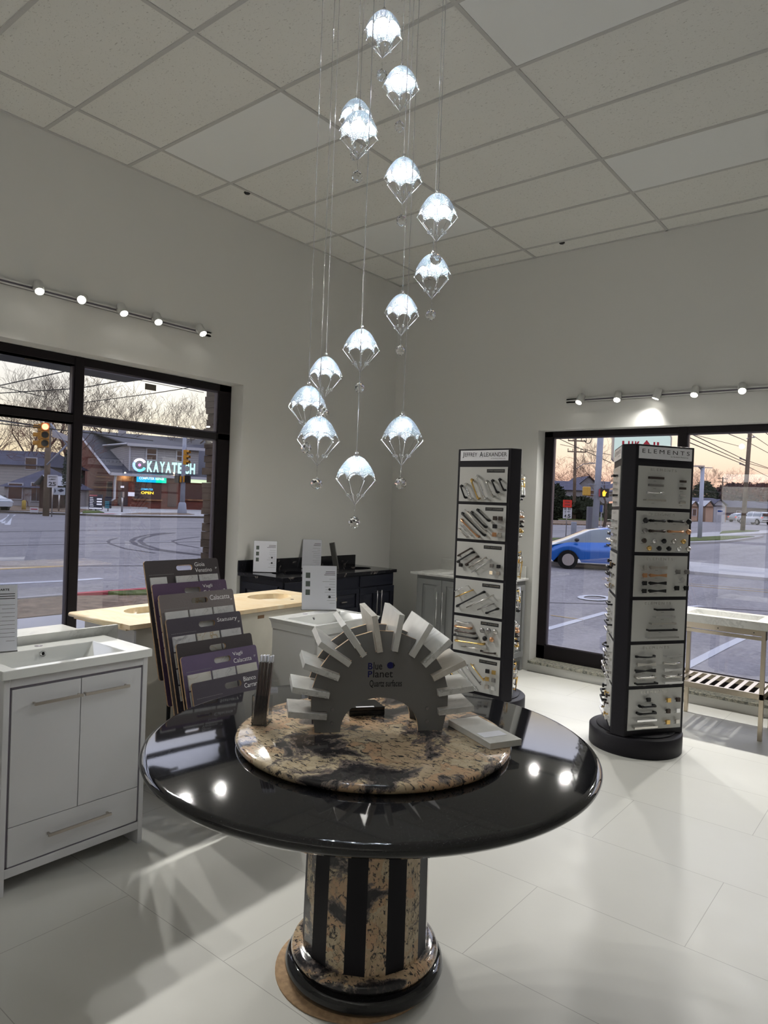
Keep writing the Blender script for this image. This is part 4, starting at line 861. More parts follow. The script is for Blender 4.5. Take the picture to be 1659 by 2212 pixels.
for y0,y1,wd in ((1174,1170,.10),(1144,1141,.08),(1218,1222,.08)): line([G(-40,y0+6),G(460,y1)],wd,M_tyre,'road_joint',.007)
line([G(-40,1232),G(160,1222)],.14,M_py,'yellow_line'); line([G(-40,1264),G(150,1255),G(220,1250)],.22,M_pw,'stop_line')
for k in range(3): line([G(0+k*8,1128+k*3),G(30-k*4,1112)],.25,M_pw,'crossing_mark')
# right side road
def ctr(a,b,n=6): return [((a[0]+(b[0]-a[0])*k/n),(a[1]+(b[1]-a[1])*k/n)) for k in range(n+1)]
patch([G(1100,1195),G(1487,1218),G(1659,1234),G(1900,1255),G(1900,1278),G(1659,1255),G(1487,1240),G(1100,1216)],.10,M_conc,'near_pavement')
patch([G(1100,1181),G(1430,1178),G(1500,1176),G(1570,1173),G(1640,1163),G(1650,1160),G(1560,1161),G(1470,1168),G(1100,1172)],.13,M_kerb,'island_kerb')
patch([G(1100,1176),G(1480,1174),G(1560,1171),G(1630,1163),G(1560,1162),G(1470,1167),G(1100,1168)],.17,M_grass,'island_grass')
patch([G(1430,1168),G(1560,1161),G(1659,1154),G(1900,1148),G(1900,1142),G(1659,1148),G(1540,1152),G(1430,1160)],.12,M_conc,'far_island')
patch([G(1555,1156),G(1640,1150),G(1600,1148),G(1560,1151)],.17,M_grass,'island_grass')
patch([G(1100,1131),G(1300,1136),G(1500,1127),G(1590,1121),G(1500,1121),G(1300,1127),G(1100,1125)],.12,M_leaf,'median')
patch([G(1000,1116),G(1310,1126),G(1500,1119),G(1600,1117),G(1900,1122),G(1900,1119),G(1600,1114.5),G(1500,1115),G(1310,1114),G(1000,1112)],.10,M_grass,'lawn')
line([G(1300,1252),G(1480,1265),G(1659,1280),G(1800,1293)],.07,M_py,'yellow_line'); line([G(1300,1249),G(1480,1261),G(1659,1275),G(1800,1288)],.05,M_py,'yellow_line')
line([G(1180,1360),G(1310,1323)],.14,M_pw,'bay_line'); line([G(1460,1452),G(1560,1400),G(1640,1362)],.14,M_pw,'bay_line'); line([G(1190,1330),G(1260,1340)],.05,M_py,'yellow_line')
for s,px in (('ONLY',1250),):
    a=gp(1195,1306); me=text_mesh('ONLY',width=2.6,height=1.1,bold=.02); me=me.copy(); me.materials.clear(); me.materials.append(M_pw); o=put('road_lettering',me); d=(gp(1320,1322)-a); o.location=a+Vector((1.1,1.9,.02)); o.rotation_euler=(0,0,math.atan2(d.y,d.x)); tag(o,kind='structure')
line([G(1100,1300),G(1480,1310),G(1900,1335)],.05,M_tyre,'road_joint',.007)
# ---- stone cladding outside the left window, soffit box
rnd=random.Random(5); m=mat('ledge_stone',(.26,.20,.15),.9,vary=.45,vscale=4); bb=B()
z=-.4
while z<3.6:
    h=rnd.uniform(.045,.085); y=-2.19+rnd.uniform(-.03,.01); first=True
    while y<.3:
        L=rnd.uniform(.12,.35); bb.box(-.42-rnd.uniform(0,.05),-.301,y,min(y+L,.4),z,z+h-.003); y+=L
    z+=h
struct('wall_outside',bb,m)
struct('trim_4',B().box(-.78,-.46,-6.4,-2.80,2.508,2.80),mat('canopy_grey',(.06,.055,.065),.6),.004)
# stickers on the left panes
for y,z_,l in ((-2.93,2.40,'faded sticker high on the right pane of the left window'),(-3.86,2.46,'faded sticker high on the left pane of the left window')):
    o=B().box(-.1915,-.1905,y-.05,y+.05,z_-.02,z_+.028).obj('window_sticker',mat('sticker',(.9,.75,.62),.8)); tag(o,l,'sticker')
# ---- corner shop across the left road
C0=foot(246,1103,59.5); th=math.atan2(HR.y,HR.x)+D(30)*1.0
e1=Vector((math.cos(th),math.sin(th),0)); e2=Vector((-e1.y,e1.x,0))          # e1 along the shopfront, e2 into the building
def uw(px,py,O,N):
    r=ray(px,py); t=(Vector(O)-CAM).dot(N)/r.dot(N); return CAM+r*t
def sf(px,py,off=0): P=uw(px,py,C0+e2*off,e2); return ((P-C0).dot(e1),P.z-C0.z)     # on the shopfront plane
def gw(px,py): P=uw(px,py,C0,e1); return ((P-C0).dot(e2),P.z-C0.z)                  # on the gable plane
Z8=lambda zx,zy:(180+zx/5.925,900+zy/5.925)
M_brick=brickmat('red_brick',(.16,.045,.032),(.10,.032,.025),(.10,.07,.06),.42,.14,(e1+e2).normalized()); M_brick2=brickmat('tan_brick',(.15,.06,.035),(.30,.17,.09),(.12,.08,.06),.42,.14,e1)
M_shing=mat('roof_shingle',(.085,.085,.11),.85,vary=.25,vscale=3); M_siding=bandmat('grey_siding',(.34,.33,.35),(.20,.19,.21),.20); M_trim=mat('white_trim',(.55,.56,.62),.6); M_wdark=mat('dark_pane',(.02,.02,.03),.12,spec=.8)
eW,eH=sf(246,1019)[0],sf(246,1019)[1]
pk=gw(174,929); lf=gw(102,1008)
BL=17.0; EH=eH; W2=pk[0]; PH=pk[1]; WL=lf[0]
print('shop',round(EH,2),round(W2,2),round(PH,2),round(WL,2),[round(x,2) for x in lf],sf(438,1029))
shop=thing('corner_shop','red brick corner shop with grey dormer and glowing mint shop sign across the road','building',C0,math.atan2(e1.y,e1.x))
WL=2*W2; 
def Q3(*pts,name,m,th_=.0,parent=shop):
    b=B(); b.quad(pts); me=b.mesh(name,m); o=put(name,me,parent)
    if th_: md=o.modifiers.new('s','SOLIDIFY'); md.thickness=th_
    return o
# walls
b=B(); b.prism([(0,0),(BL,0),(BL,WL),(0,WL)],0,EH); b.obj('brick_walls',M_brick,shop)
b=B(); a=[(0,0,EH),(0,WL,EH),(0,W2,PH)]; c=[(BL,0,EH),(BL,WL,EH),(BL,W2,PH)]
va=[b.bm.verts.new(p) for p in a]; vc=[b.bm.verts.new(p) for p in c]; b.bm.faces.new(va); b.bm.faces.new(vc); b.obj('gable',M_brick,shop)
sl=(PH-EH)/W2; ov=.5
Q3((-.4,-ov,EH-ov*sl),(BL+.4,-ov,EH-ov*sl),(BL+.4,W2,PH+.02),(-.4,W2,PH+.02),name='roof_slope',m=M_shing,th_=.15)
Q3((-.4,WL+ov,EH-ov*sl),(BL+.4,WL+ov,EH-ov*sl),(BL+.4,W2,PH+.02),(-.4,W2,PH+.02),name='roof_slope',m=M_shing,th_=.15)
b=B(); b.tube([(-.45,-ov,EH-ov*sl-.1),(-.45,W2,PH-.1)],.13,4); b.tube([(-.45,WL+ov,EH-ov*sl-.1),(-.45,W2,PH-.1)],.13,4); b.box(-.4,BL,-ov-.08,-ov+.08,EH-ov*sl-.22,EH-ov*sl+.02); b.obj('white_fascia',M_trim,shop)
# dormer: front plane set back do
do=.9
d0=sf(*Z8(600,345),do); d1=sf(*Z8(1480,395),do); d2=sf(*Z8(603,655),do)
x0,x1=d0[0],d1[0]; zt=d0[1]; zb=EH+do*sl-.3
b=B(); b.box(x0,x1,do,W2,zb,zt); b.obj('dormer_siding',M_siding,shop); print('dormer',x0,x1,zt,zb)
Q3((x0-.3,do-.35,zt-.02),(x1+.5,do-.35,zt-.02),(x1+.5,W2+.3,max(PH,zt+1.0)+.05),(x0-.3,W2+.3,max(PH,zt+1.0)+.05),name='dormer_roof',m=M_shing,th_=.12)
b=B(); b.box(x0-.3,x1+.5,do-.45,do-.33,zt-.22,zt+.03); b.box(x0-.06,x0+.06,do-.06,do+.02,zb,zt); b.tube([(x0-.3,do-.35,zt-.05),(x0-.3,W2,zt+1.0)],.1,4); b.obj('white_trim',M_trim,shop)
for (p,q) in (((800,395),(945,570)),((1185,425),(1310,590))):
    u0,w1=sf(*Z8(*p),do); u1,w0=sf(*Z8(*q),do); f=bx('window',u0,u1,do-.06,do,w0,w1,M_trim,shop); bx('pane',u0+.12,u1-.12,do-.08,do-.05,w0+.12,(w0+w1)/2-.04,M_wdark,f); bx('pane',u0+.12,u1-.12,do-.08,do-.05,(w0+w1)/2+.04,w1-.12,M_wdark,f)
# shopfront
def sfr(zx0,zy0,zx1,zy1): 
    u0,w1=sf(*Z8(zx0,zy0)); u1,w0=sf(*Z8(zx1,zy1)); return u0,u1,w0,w1
def fbox(nm,r,d0_,d1_,m,parent=shop): u0,u1,w0,w1=r; return bx(nm,u0,u1,-d1_,-d0_,w0,w1,m,parent)
fbox('tan_brick_panel',sfr(425,740,650,830),.0,.03,M_brick2); fbox('tan_brick_panel',sfr(1060,755,1200,850),.0,.03,M_brick2)
d=fbox('door',sfr(448,830,565,1140),.0,.06,M_wdark); fbox('door_notice',sfr(475,885,520,912),.06,.08,M_paper,d)
fbox('door',sfr(1085,855,1185,1155),.0,.06,M_wdark)
for r in ((660,850,995,1060),(1285,860,1640,1065)):
    f=fbox('window',sfr(*r),.0,.06,M_wdark); u0,u1,w0,w1=sfr(*r); bx('sill',u0-.1,u1+.1,-.15,0,w0-.15,w0,M_brick2,f)
def emi(name,c,s): return mat(name,c,.5,emit=c,es=s)
sg=fbox('lit_sign',sfr(680,728,1052,852),.12,.3,emi('sign_blue',(.0,.42,.78),.9)); u0,u1,w0,w1=sfr(680,728,1052,852)
bx('sign_end',u1-.9,u1,-.305,-.30,w0,w1,emi('sign_green',(.0,.72,.45),.9),sg)
Ms=Matrix.Rotation(PI/2,4,'X')
def onsf(u,w,d=.31): return Matrix.Translation((u,-d,w))@Ms
lettering('COMPUTER REPAIR',emi('sign_white',(.8,.95,1),1.0),sg,onsf((u0+u1)/2,(w0+w1)/2-.02),width=(u1-u0)*.86,height=(w1-w0)*.30,bold=.03)
r=sfr(1290,770,1660,860); sg=fbox('lit_sign',r,.12,.25,emi('sign_cream',(.80,.95,.62),.85)); lettering('KAYATECH',M_ink,sg,onsf(r[0]+1.9,(r[2]+r[3])/2+.2,.26),width=1.7,height=.22)
sg=thing('x',None,None); bpy.data.objects.remove(sg)
# KAYATECH channel letters
r=sfr(795,585,1430,700); kay=emi('sign_mint',(.45,1.0,.92),1.25)
for k,ch in enumerate('KAYATECH'):
    wd=(r[1]-r[0])/8.25; slope=(sf(*Z8(1430,640))[1]-sf(*Z8(800,630))[1])*0
    o=lettering(ch,kay,shop,onsf(r[0]+wd*(k+.5),EH+.60,.55),width=wd*.86,height=.95,name='channel_letter',bold=.035,ext=.05)
c_=sf(*Z8(705,615)); ctrC=Vector((c_[0],-.55,EH+.68))
for nm,a0,a1,col in (('emblem_arc',.5,2.6,(.9,.75,.85)),('emblem_arc',2.6,4.4,(.35,.55,1.0)),('emblem_arc',4.4,5.8,(.15,.9,.9))):
    b=B(); P=[(ctrC.x+.48*math.cos(a0+(a1-a0)*k/8),ctrC.y,ctrC.z+.48*math.sin(a0+(a1-a0)*k/8)) for k in range(9)]; b.tube(P,.12,6); b.obj(nm,emi('emb%d'%int(a0*10),col,1.2),shop)
B().ball(ctrC,.13,2).obj('emblem_dot',emi('emb_dot',(.9,.3,.6),1.2),shop)
r=sfr(735,915,890,945); lettering('COMPUTER',emi('neon_blue',(.1,.5,.9),1),shop,onsf((r[0]+r[1])/2,(r[2]+r[3])/2,.1),width=r[1]-r[0],height=r[3]-r[2],bold=.02)
r=sfr(735,955,895,995); lettering('OPEN',emi('neon_yellow',(1.0,.62,.05),1.3),shop,onsf((r[0]+r[1])/2,(r[2]+r[3])/2,.1),width=r[1]-r[0],height=r[3]-r[2],bold=.03)
fbox('wall_notice',sfr(572,965,655,1020),.0,.04,M_paper)
b=B(); g0=sf(*Z8(405,745)); b.tube([(g0[0],-.4,EH-.35),(g0[0],-.12,EH-.7),(g0[0],-.12,.9),(g0[0]-.5,-.5,.5)],.11,8); b.obj('downspout',M_trim,shop)
for zx in (525,1150):
    u,w_=sf(*Z8(zx,720)); o=B().ball((u,-.35,w_-.02),.08,1).obj('soffit_lamp',emi('soffit_glow',(1,.85,.5),14),shop)
    ld=bpy.data.lights.new('soffit','POINT'); ld.energy=45; ld.color=(1,.78,.45); ld.shadow_soft_size=.1; lo=bpy.data.objects.new('soffit_light',ld); COL.objects.link(lo); lo.parent=shop; lo.location=(u,-.38,w_-.22)
b=B(); b.box(-.3,2.6,-.9,0,0,.25); b.obj('step',M_conc,shop)
bx('gable_window',-.05,0,1.2,4.2,.7,2.4,M_wdark,shop)
c2=sf(*Z8(1190,270),3); bx('chimney',x1-3.2,x1-2.4,W2-1.2,W2-.4,PH-1,PH+.9,M_trim,shop)
# ---- sandwich boards, signs and posts near the shop
def sign_panel(px0,py0,px1,py1,d,lab,m,cat='sign',post=None,name='road_sign',thick=.03,group=None):
    a=far(px0,(py0+py1)/2,d); c=far(px1,(py0+py1)/2,d); w=(c-a).length; h=(py1-py0)*d/FPX; ctr=(a+c)/2
    t=thing(name,lab,cat,(ctr.x,ctr.y,zg(ctr.x,ctr.y)),RZ,group); z0=ctr.z-t.location.z-h/2
    B().prism(rrect(-w/2,w/2,z0,z0+h,min(w,h)*.06,3),0,thick,Matrix.Rotation(PI/2,4,'X')).obj('sign_face',m,t)
    if post: B().tube([(0,.02,0),(0,.02,z0+h*.9)],post,8).obj('post',M_pewter,t)
    return t,w,h,z0
def sign_text(t,s,u,v,w,h,m,bold=.02): return lettering(s,m,t,Matrix.Translation((u,-.035,v))@Ms,width=w,height=h,bold=bold)
M_sgw=mat('sign_white_face',(.66,.66,.70),.5)
M_navy=mat('sign_navy',(.012,.014,.05),.5)
t,w_,h_,z0=sign_panel(192,1068,222,1101,50,'dark banner sign listing services, in front of the corner shop gable',M_navy,post=.05)
bx('title_strip',-w_*.46,w_*.1,-.04,-.03,z0+h_*.88,z0+h_*.97,mat('pink_print',(.55,.15,.18)),t)
b=B(); [b.box(-w_*.42,-w_*.42+w_*(.22+.03*(k%3)),-.036,-.031,z0+h_*(.76-.11*k),z0+h_*(.80-.11*k)) for k in range(6)]; [b.box(w_*.08,w_*.44,-.036,-.031,z0+h_*(.66-.17*k),z0+h_*(.75-.17*k)) for k in range(3)]; b.box(-w_*.46,w_*.46,-.036,-.031,z0+h_*.05,z0+h_*.13); b.obj('printed_lines',M_paper,t)
t,w_,h_,z0=sign_panel(226,1073,241,1098,51,'dark banner sign with cyan tabs, right of the services banner',M_navy,post=.05)
b=B(); [b.box(-w_*.4,w_*.2,-.036,-.031,z0+h_*(.5-.16*k),z0+h_*(.6-.16*k)) for k in range(4)]; b.obj('cyan_tabs',mat('cyan_print',(.08,.45,.60)),t)
t=thing('metal_post','short galvanized post standing on the far kerb before the corner shop','post',foot(263,1115,51)); B().tube([(0,0,0),(0,0,1.55)],.07,8).obj('post_shaft',M_pewter,t); bx('post_box',-.12,.12,-.08,.08,1.2,1.6,M_pewter,t)
t,w_,h_,z0=sign_panel(102.5,1026,125,1053,41.2,'white speed limit 25 sign on a thin post beside the wooden pole',M_sgw,post=.035)
sign_text(t,'SPEED',0,z0+h_*.84,w_*.78,h_*.13,M_ink); sign_text(t,'LIMIT',0,z0+h_*.64,w_*.60,h_*.13,M_ink); sign_text(t,'25',0,z0+h_*.28,w_*.72,h_*.34,M_ink,.03)
t,w_,h_,z0=sign_panel(97,1034,102.5,1053,42.6,'narrow white sign half hidden behind the wooden pole',M_sgw); t,w_,h_,z0=sign_panel(115,1053,141,1069,46,'white board with faint blue drawings behind the speed sign',mat('pale_board',(.5,.55,.62),.5),post=.05)
b=B(); b.prism([(.0,.0),(.25,.12),(.45,.0),(.2,-.12)],0,.002,Matrix.Translation((-.1,-.036,z0+h_*.6))@Ms); b.prism([(0,-.15),(.1,0),(0,.2)],0,.002,Matrix.Translation((-.3,-.036,z0+h_*.5))@Ms); b.obj('drawings',M_navy,t)
t,w_,h_,z0=sign_panel(65,1096,83,1107,43,'small tilted yard sign with red and blue print on the far verge',M_sgw,post=None)
b=B(); b.box(-w_*.4,w_*.4,-.036,-.03,z0+h_*.55,z0+h_*.75); b.obj('red_print',M_redk,t); b=B(); b.tube([(-.2,0,0),(-.2,0,z0+.1)],.015,6); b.tube([(.2,0,0),(.2,0,z0+.1)],.015,6); b.obj('wire_legs',M_pewter,t)
t=thing('bollard','yellow bollard in front of the porch house','bollard',foot(51,1107,46)); B().tube([(0,0,0),(0,0,.72),(0,0,.78)],[.13,.13,.08],12).obj('bollard_tube',mat('bollard_yellow',(.55,.38,.08),.6),t)
# poles
M_wood=mat('weathered_pole',(.20,.15,.11),.9,vary=.3,vscale=3); M_galv=mat('galvanized',(.38,.41,.50),.55,.2,vary=.12,vscale=2)
def pole(name,lab,px,py,d,h,r,m,lean=0,r2=None):
    t=thing(name,lab,'pole',foot(px,py,d),RZ); B().tube([(0,0,-.3),(lean,0,h)],[r,r2 or r*.8],14).obj('shaft',m,t); return t
t=pole('utility_pole','brown wooden pole under the red traffic signal, beyond the left window',99,1115,42,6.6,.19,M_wood)
t=pole('signal_pole','pale tapered steel signal pole in front of the lit shop sign',393,1113,53.3,6.1,.20,M_galv,0,.14); B().lathe([(.0,0),(.36,0),(.36,.2),(.28,.9),(.2,1.0)],n=16).obj('base_flare',M_galv,t)
M_yel=mat('signal_yellow',(.62,.29,.03),.5)
def signal(px,py,d,lab,facing,lit=None,s=1.0,rz=0,bodym=M_yel):
    P=far(px,py,d); t=thing('traffic_signal',lab,'traffic signal',P,RZ+rz); 
    for k in range(3):
        z=.36*(1-k)*s; bx('signal_section',-.17*s,.17*s,-.10*s,.14*s,z-.17*s,z+.17*s,bodym,t,.02)
        b=B(); b.lathe([(.15*s,-.19*s),(.15*s,0)],n=16,a0=0,a1=PI*1.1); M=Matrix.Translation((0,-.10*s,z))@Matrix.Rotation(PI/2,4,'X')@Matrix.Rotation(0,4,'Z'); bmesh.ops.transform(b.bm,matrix=Matrix.Translation((0,-.10*s,z))@Matrix.Rotation(-PI/2,4,'X')@Matrix.Rotation(PI,4,'Z'),verts=b.bm.verts[:]); v_=b.obj('visor',bodym,t)
        mm=lit if (lit and k==0) else M_dark
        B().tube([(0,-.102*s,z),(0,-.115*s,z)],.135*s,16).obj('signal_lens',mm,t)
    b=B(); b.tube([(0,.02,.53*s),(0,.02,.75*s)],.03,8); b.obj('hanger',M_galv,t); return t
signal(97,940,30,'yellow traffic signal showing red, hanging beyond the left window',0,emi('red_light',(1,.12,.06),9),1.0,D(28))
signal(88,942,30.6,'yellow traffic signal turned sideways, left of the red one',0,None,1.0,D(-70))
signal(402,988,52.5,'yellow traffic signal seen from the side on the steel pole before the shop',0,None,1.05,D(75))
for px,lab in ((383.5,'black pedestrian signal left of the steel pole before the shop'),(405.5,'black pedestrian signal right of the steel pole before the shop')):
    P=far(px,1035,53); t=thing('pedestrian_signal',lab,'pedestrian signal',P,RZ); bx('signal_box',-.2,.2,-.15,.15,-.28,.28,mat('signal_black',(.015,.012,.012),.5),t,.02); bx('side_clamp',.2 if px<390 else -.32,.32 if px<390 else -.2,-.12,.12,-.24,.24,M_yel,t)
# span wires and cables
def wire(pts,lab,r=.018,sag=0,name='overhead_wire'):
    P=[far(*p) for p in pts]; out=[]
    for a,c in zip(P,P[1:]):
        for k in range(9):
            q=a.lerp(c,k/9); q.z-=sag*4*(k/9)*(1-k/9); out.append(q)
    out.append(P[-1]); b=B(); b.tube(out,r,5,False); return tag(b.obj(name,mat('wire_black',(.02,.02,.022),.8)),lab,'cable','overhead cables')
WL_='thin overhead cable crossing the sky beyond the windows'
for w in ([(-60,846,30),(160,798,24)],[(-60,853,32),(170,839,30),(330,811,26),(480,780,22)],[(180,870,40),(330,850,36),(470,828,30)],[(-60,822,35),(100,858,40)],[(-30,912,30),(190,935,30),(330,952,34)],[(180,798,40),(440,848,50)],[(250,806,40),(470,850,50)],[(330,812,40),(470,838,50)],[(-60,898,29),(95,922,30)]): wire(w,WL_,.022)
for w in ([(1180,935,60),(1320,1000,60)],[(1210,960,85),(1330,985,80)],[(1486,934,40),(1606,992,66),(1800,1060,110)],[(1486,944,40),(1606,998,66),(1760,1040,110)],[(1484,954,40),(1606,1003,66),(1700,1050,110)],[(1550,928,45),(1606,950,66),(1700,1000,90)],[(1617,934,66),(1700,990,90)],[(1480,934,60),(1605,966,90)],[(1640,924,50),(1700,970,60)],[(1490,1058,60),(1556,1064,70),(1640,1085,80),(1720,1092,90)]): wire(w,WL_,.03)
b=B(); b.tube([far(1262+14*math.cos(a)*.6+8,946+12*math.sin(a),35) for a in [D(160-16*k) for k in range(20)]]+[far(1262,925,35)],.02,5,False); tag(b.obj('cable_loop',mat('wire_black')),'coiled loop of black cable hanging near the galvanized pole','cable')
# mast arm and its braces (left window)
t=thing('signal_mast','white street sign and diagonal bracing of the signal mast behind the mullion','mast',far(125,945,31),RZ)
b=B(); b.tube([(-.35,0,.6),(.45,0,-.35)],.04,6); b.tube([(.42,0,-.3),(-.45,0,-1.25)],.04,6); b.tube([(-3.5,.1,.75),(-.2,0,.40)],.03,6); b.obj('brace',M_galv,t)
B().prism([(-.25,.35),(.55,.05),(.55,-.18),(-.25,.02)],0,.03,Ms).obj('street_name_blade',M_sgw,t)
# ---- houses
def house(lab,px0,px1,ybase,yeave,yridge,d,wallm,roofm,deep=8,kind='side',wins=(),hip=0,rz=0,name='house'):
    a=far(px0,ybase,d); c=far(px1,ybase,d); W=(c-a).length; O=(a+c)/2; zb=zg(O.x,O.y); t=thing(name,lab,'building',(O.x,O.y,zb),RZ+rz)
    px=(px0+px1)/2; he=far(px,yeave,d).z-zb; hr=far(px,yridge,d).z-zb; b=B(); b.box(-W/2,W/2,0,deep,-.5,he); b.obj('walls',wallm,t)
    b=B(); bm=b.bm; o=.35
    if kind=='side': P=[(-W/2-o,-o,he),(W/2+o,-o,he),(W/2+o,deep+o,he),(-W/2-o,deep+o,he),(-W/2-o+hip,deep/2,hr),(W/2+o-hip,deep/2,hr)]; Fs=[(0,1,5,4),(2,3,4,5),(0,4,3),(1,2,5),(0,3,2,1)]
    else: P=[(-W/2-o,-o,he),(W/2+o,-o,he),(W/2+o,deep+o,he),(-W/2-o,deep+o,he),(0,-o+hip,hr),(0,deep+o,hr)]; Fs=[(0,4,5,3),(1,2,5,4),(2,3,5),(0,3,2,1)]
    V=[bm.verts.new(p) for p in P]; [bm.faces.new([V[i] for i in f]) for f in Fs]; b.obj('roof',roofm,t)
    if kind!='side':
        b=B(); b.quad([(-W/2,-.02,he),(W/2,-.02,he),(0,-.02,hr-.1)]) if False else None
        v3=[b.bm.verts.new(p) for p in ((-W/2,0,he),(W/2,0,he),(0,0,hr-.1))]; b.bm.faces.new(v3); b.obj('gable_wall',wallm,t)
    for (u,v_,ww,hh) in wins:
        f=bx('window',u*W-ww/2-.08,u*W+ww/2+.08,-.06,0,v_,v_+hh,M_trim,t); bx('pane',u*W-ww/2,u*W+ww/2,-.08,-.05,v_+.08,v_+hh-.08,M_wdark,f)
    return t
M_cream2=bandmat('cream_siding',(.36,.34,.33),(.24,.23,.22),.25); M_slate=mat('slate_roof',(.10,.10,.15),.85,vary=.2,vscale=2)
house('grey-roofed house with cream siding at the left edge beyond the left window',-95,84,1103,1003,966,60,M_cream2,M_slate,9,'side',((.39,3.0,.9,1.1),(-.2,3.0,.9,1.1)),hip=1.2)
house('low white porch house with hipped grey roof below the cream house',8,106,1103,1053,1006,53,mat('pale_render',(.42,.40,.42),.8),M_slate,7,'side',((.28,.5,.35,1.5),(.40,.5,.35,1.5),(.16,.5,.35,1.5),(-.25,.6,1.0,1.3)),hip=2.0)
t=house('rustic wooden gabled porch behind the speed sign pole',84,104,1103,1048,1026,50,mat('brown_timber',(.07,.035,.03),.8),M_trim,3,'front')
# ---- trees
def tree_mesh(seed,h,m,depth=6,spread=.5,thin=.009,dens=3):
    rnd=random.Random(seed); b=B()
    def grow(p,dr,L,r,dp):
        q=p; pts=[p]; rs=[r]
        for k in range(3):
            dr=(dr+Vector((rnd.uniform(-.16,.16),rnd.uniform(-.16,.16),rnd.uniform(-.03,.12)))).normalized(); q=q+dr*L/3; pts.append(q); rs.append(max(r*(1-.13*(k+1)),thin))
        b.tube(pts,rs,6 if dp>4 else (4 if dp>2 else 3),False)
        if dp<=0: return
        n=2+(rnd.random()<.78)
        for k in range(n):
            ax=Vector((rnd.uniform(-1,1),rnd.uniform(-1,1),rnd.uniform(-.35,.6))).normalized(); nd_=(dr*(1-spread*.55)+ax*spread).normalized()
            grow(pts[-1] if k<2 else pts[2],nd_,L*rnd.uniform(.62,.86),rs[-1]*rnd.uniform(.55,.75),dp-1)
    grow(Vector((0,0,0)),Vector((0,0,1)),h*.26,h*.016,depth)
    return b.mesh('tree',m)
M_bark=mat('bare_bark',(.085,.055,.045),.95); M_twig=mat('rusty_twigs',(.20,.075,.05),.95)
TM=[tree_mesh(3,15,M_bark),tree_mesh(8,15,M_bark),tree_mesh(21,15,M_bark,6,.6),tree_mesh(34,9,M_twig,6,.75)]
def tree(px,py,d,h,k,lab,grp='bare trees beyond the windows',name='bare_tree',rz=0):
    o=put(name,TM[k]); P=foot(px,py,d); o.location=P; base_h=max(v.co.z for v in TM[k].vertices); s=h/base_h; o.scale=(s,s,s); o.rotation_euler=(0,0,rz); return tag(o,lab,'tree',grp)
def topz(px,py,d): P=far(px,py,d); return P.z-zg(P.x,P.y)
spec=[(-30,1080,70,850,0,'bare tree at the far left edge, leaning into view'),(60,1080,74,778,1,'tall bare tree above the porch house, left pane'),(95,1080,90,800,2,'thin bare tree behind the red signal'),(135,1085,72,790,0,'bare tree just left of the window mullion'),(205,1085,86,825,1,'bare tree just right of the window mullion'),(250,1085,80,812,2,'tall fan-shaped bare tree above the shop ridge'),(300,1085,95,842,0,'leafless tree right of the fan-shaped one'),(332,1085,85,835,1,'dense bare tree above the middle of the shop roof'),(388,1085,84,842,2,'broad bare tree above the right end of the shop roof'),(432,1085,92,870,0,'bare tree beside the stone cladding edge'),(160,1085,100,840,2,'distant bare tree behind the mullion')]
for i,(px,py,d,ty_,k,l) in enumerate(spec): tree(px,py,d,topz(px,ty_,d),k,l,rz=i*1.3)
for i,(px,d,ty_,k,l) in enumerate(((30,66,868,3,'reddish bushy tree behind the cream house'),(75,64,872,3,'reddish bushy tree behind the traffic signal'),(120,66,905,3,'russet shrubby tree by the mullion'),(205,90,905,3,'russet tree peeking over the shop gable'),(290,95,930,3,'russet tree low behind the shop ridge'),(60,52,1055,3,'brown leafless shrub in front of the porch house'),(18,50,1062,3,'brown shrub beside the parked white car'))): tree(px,1090,d,topz(px,ty_,d),k,l,'russet trees and shrubs','twiggy_tree',rz=i)
# evergreens: many small leaf clusters
def leafy(seed,rx,ry,rz_,n,m,sz=.35):
    rnd=random.Random(seed); V=[];Fc=[]
    for i in range(n):
        u=rnd.uniform(-1,1); a=rnd.uniform(0,2*PI); rr=math.sqrt(1-u*u)*rnd.uniform(.55,1.05); c=Vector((rx*rr*math.cos(a),ry*rr*math.sin(a),rz_*(u*rnd.uniform(.7,1.05)+1)))
        a1=Vector((rnd.uniform(-1,1),rnd.uniform(-1,1),rnd.uniform(-1,1))).normalized(); b1=a1.orthogonal().normalized(); s=sz*rnd.uniform(.6,1.3); o=len(V)
        V+=[c+a1*s,c+b1*s*.6,c-a1*s*.3-b1*s*.6]; Fc.append((o,o+1,o+2))
    me=bpy.data.meshes.new('foliage'); me.from_pydata([tuple(v) for v in V],[],Fc); me.materials.append(m); return me
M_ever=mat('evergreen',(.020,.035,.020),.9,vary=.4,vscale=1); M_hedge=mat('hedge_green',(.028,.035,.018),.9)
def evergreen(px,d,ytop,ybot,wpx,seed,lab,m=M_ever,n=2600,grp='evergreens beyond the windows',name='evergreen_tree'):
    P=foot(px,ybot,d); h=topz(px,ytop,d); w=wpx*d/FPX/2; o=put(name,leafy(seed,w,w*.8,h/2,n,m,max(.1,w*.13))); o.location=P; return tag(o,lab,'tree',grp)
evergreen(153,50,955,1100,46,1,'dark evergreen standing against the brick gable at the mullion')
evergreen(1245,88,1075,1105,120,2,'dark clipped hedge beyond the galvanized pole',M_hedge); evergreen(1200,80,1045,1100,50,3,'dark hedge at the left edge of the right window',M_hedge)
evergreen(1520,125,1040,1100,60,4,'dark evergreen behind the peach house roof'); evergreen(1320,80,1085,1110,40,9,'low dark hedge right of the galvanized pole',M_hedge)
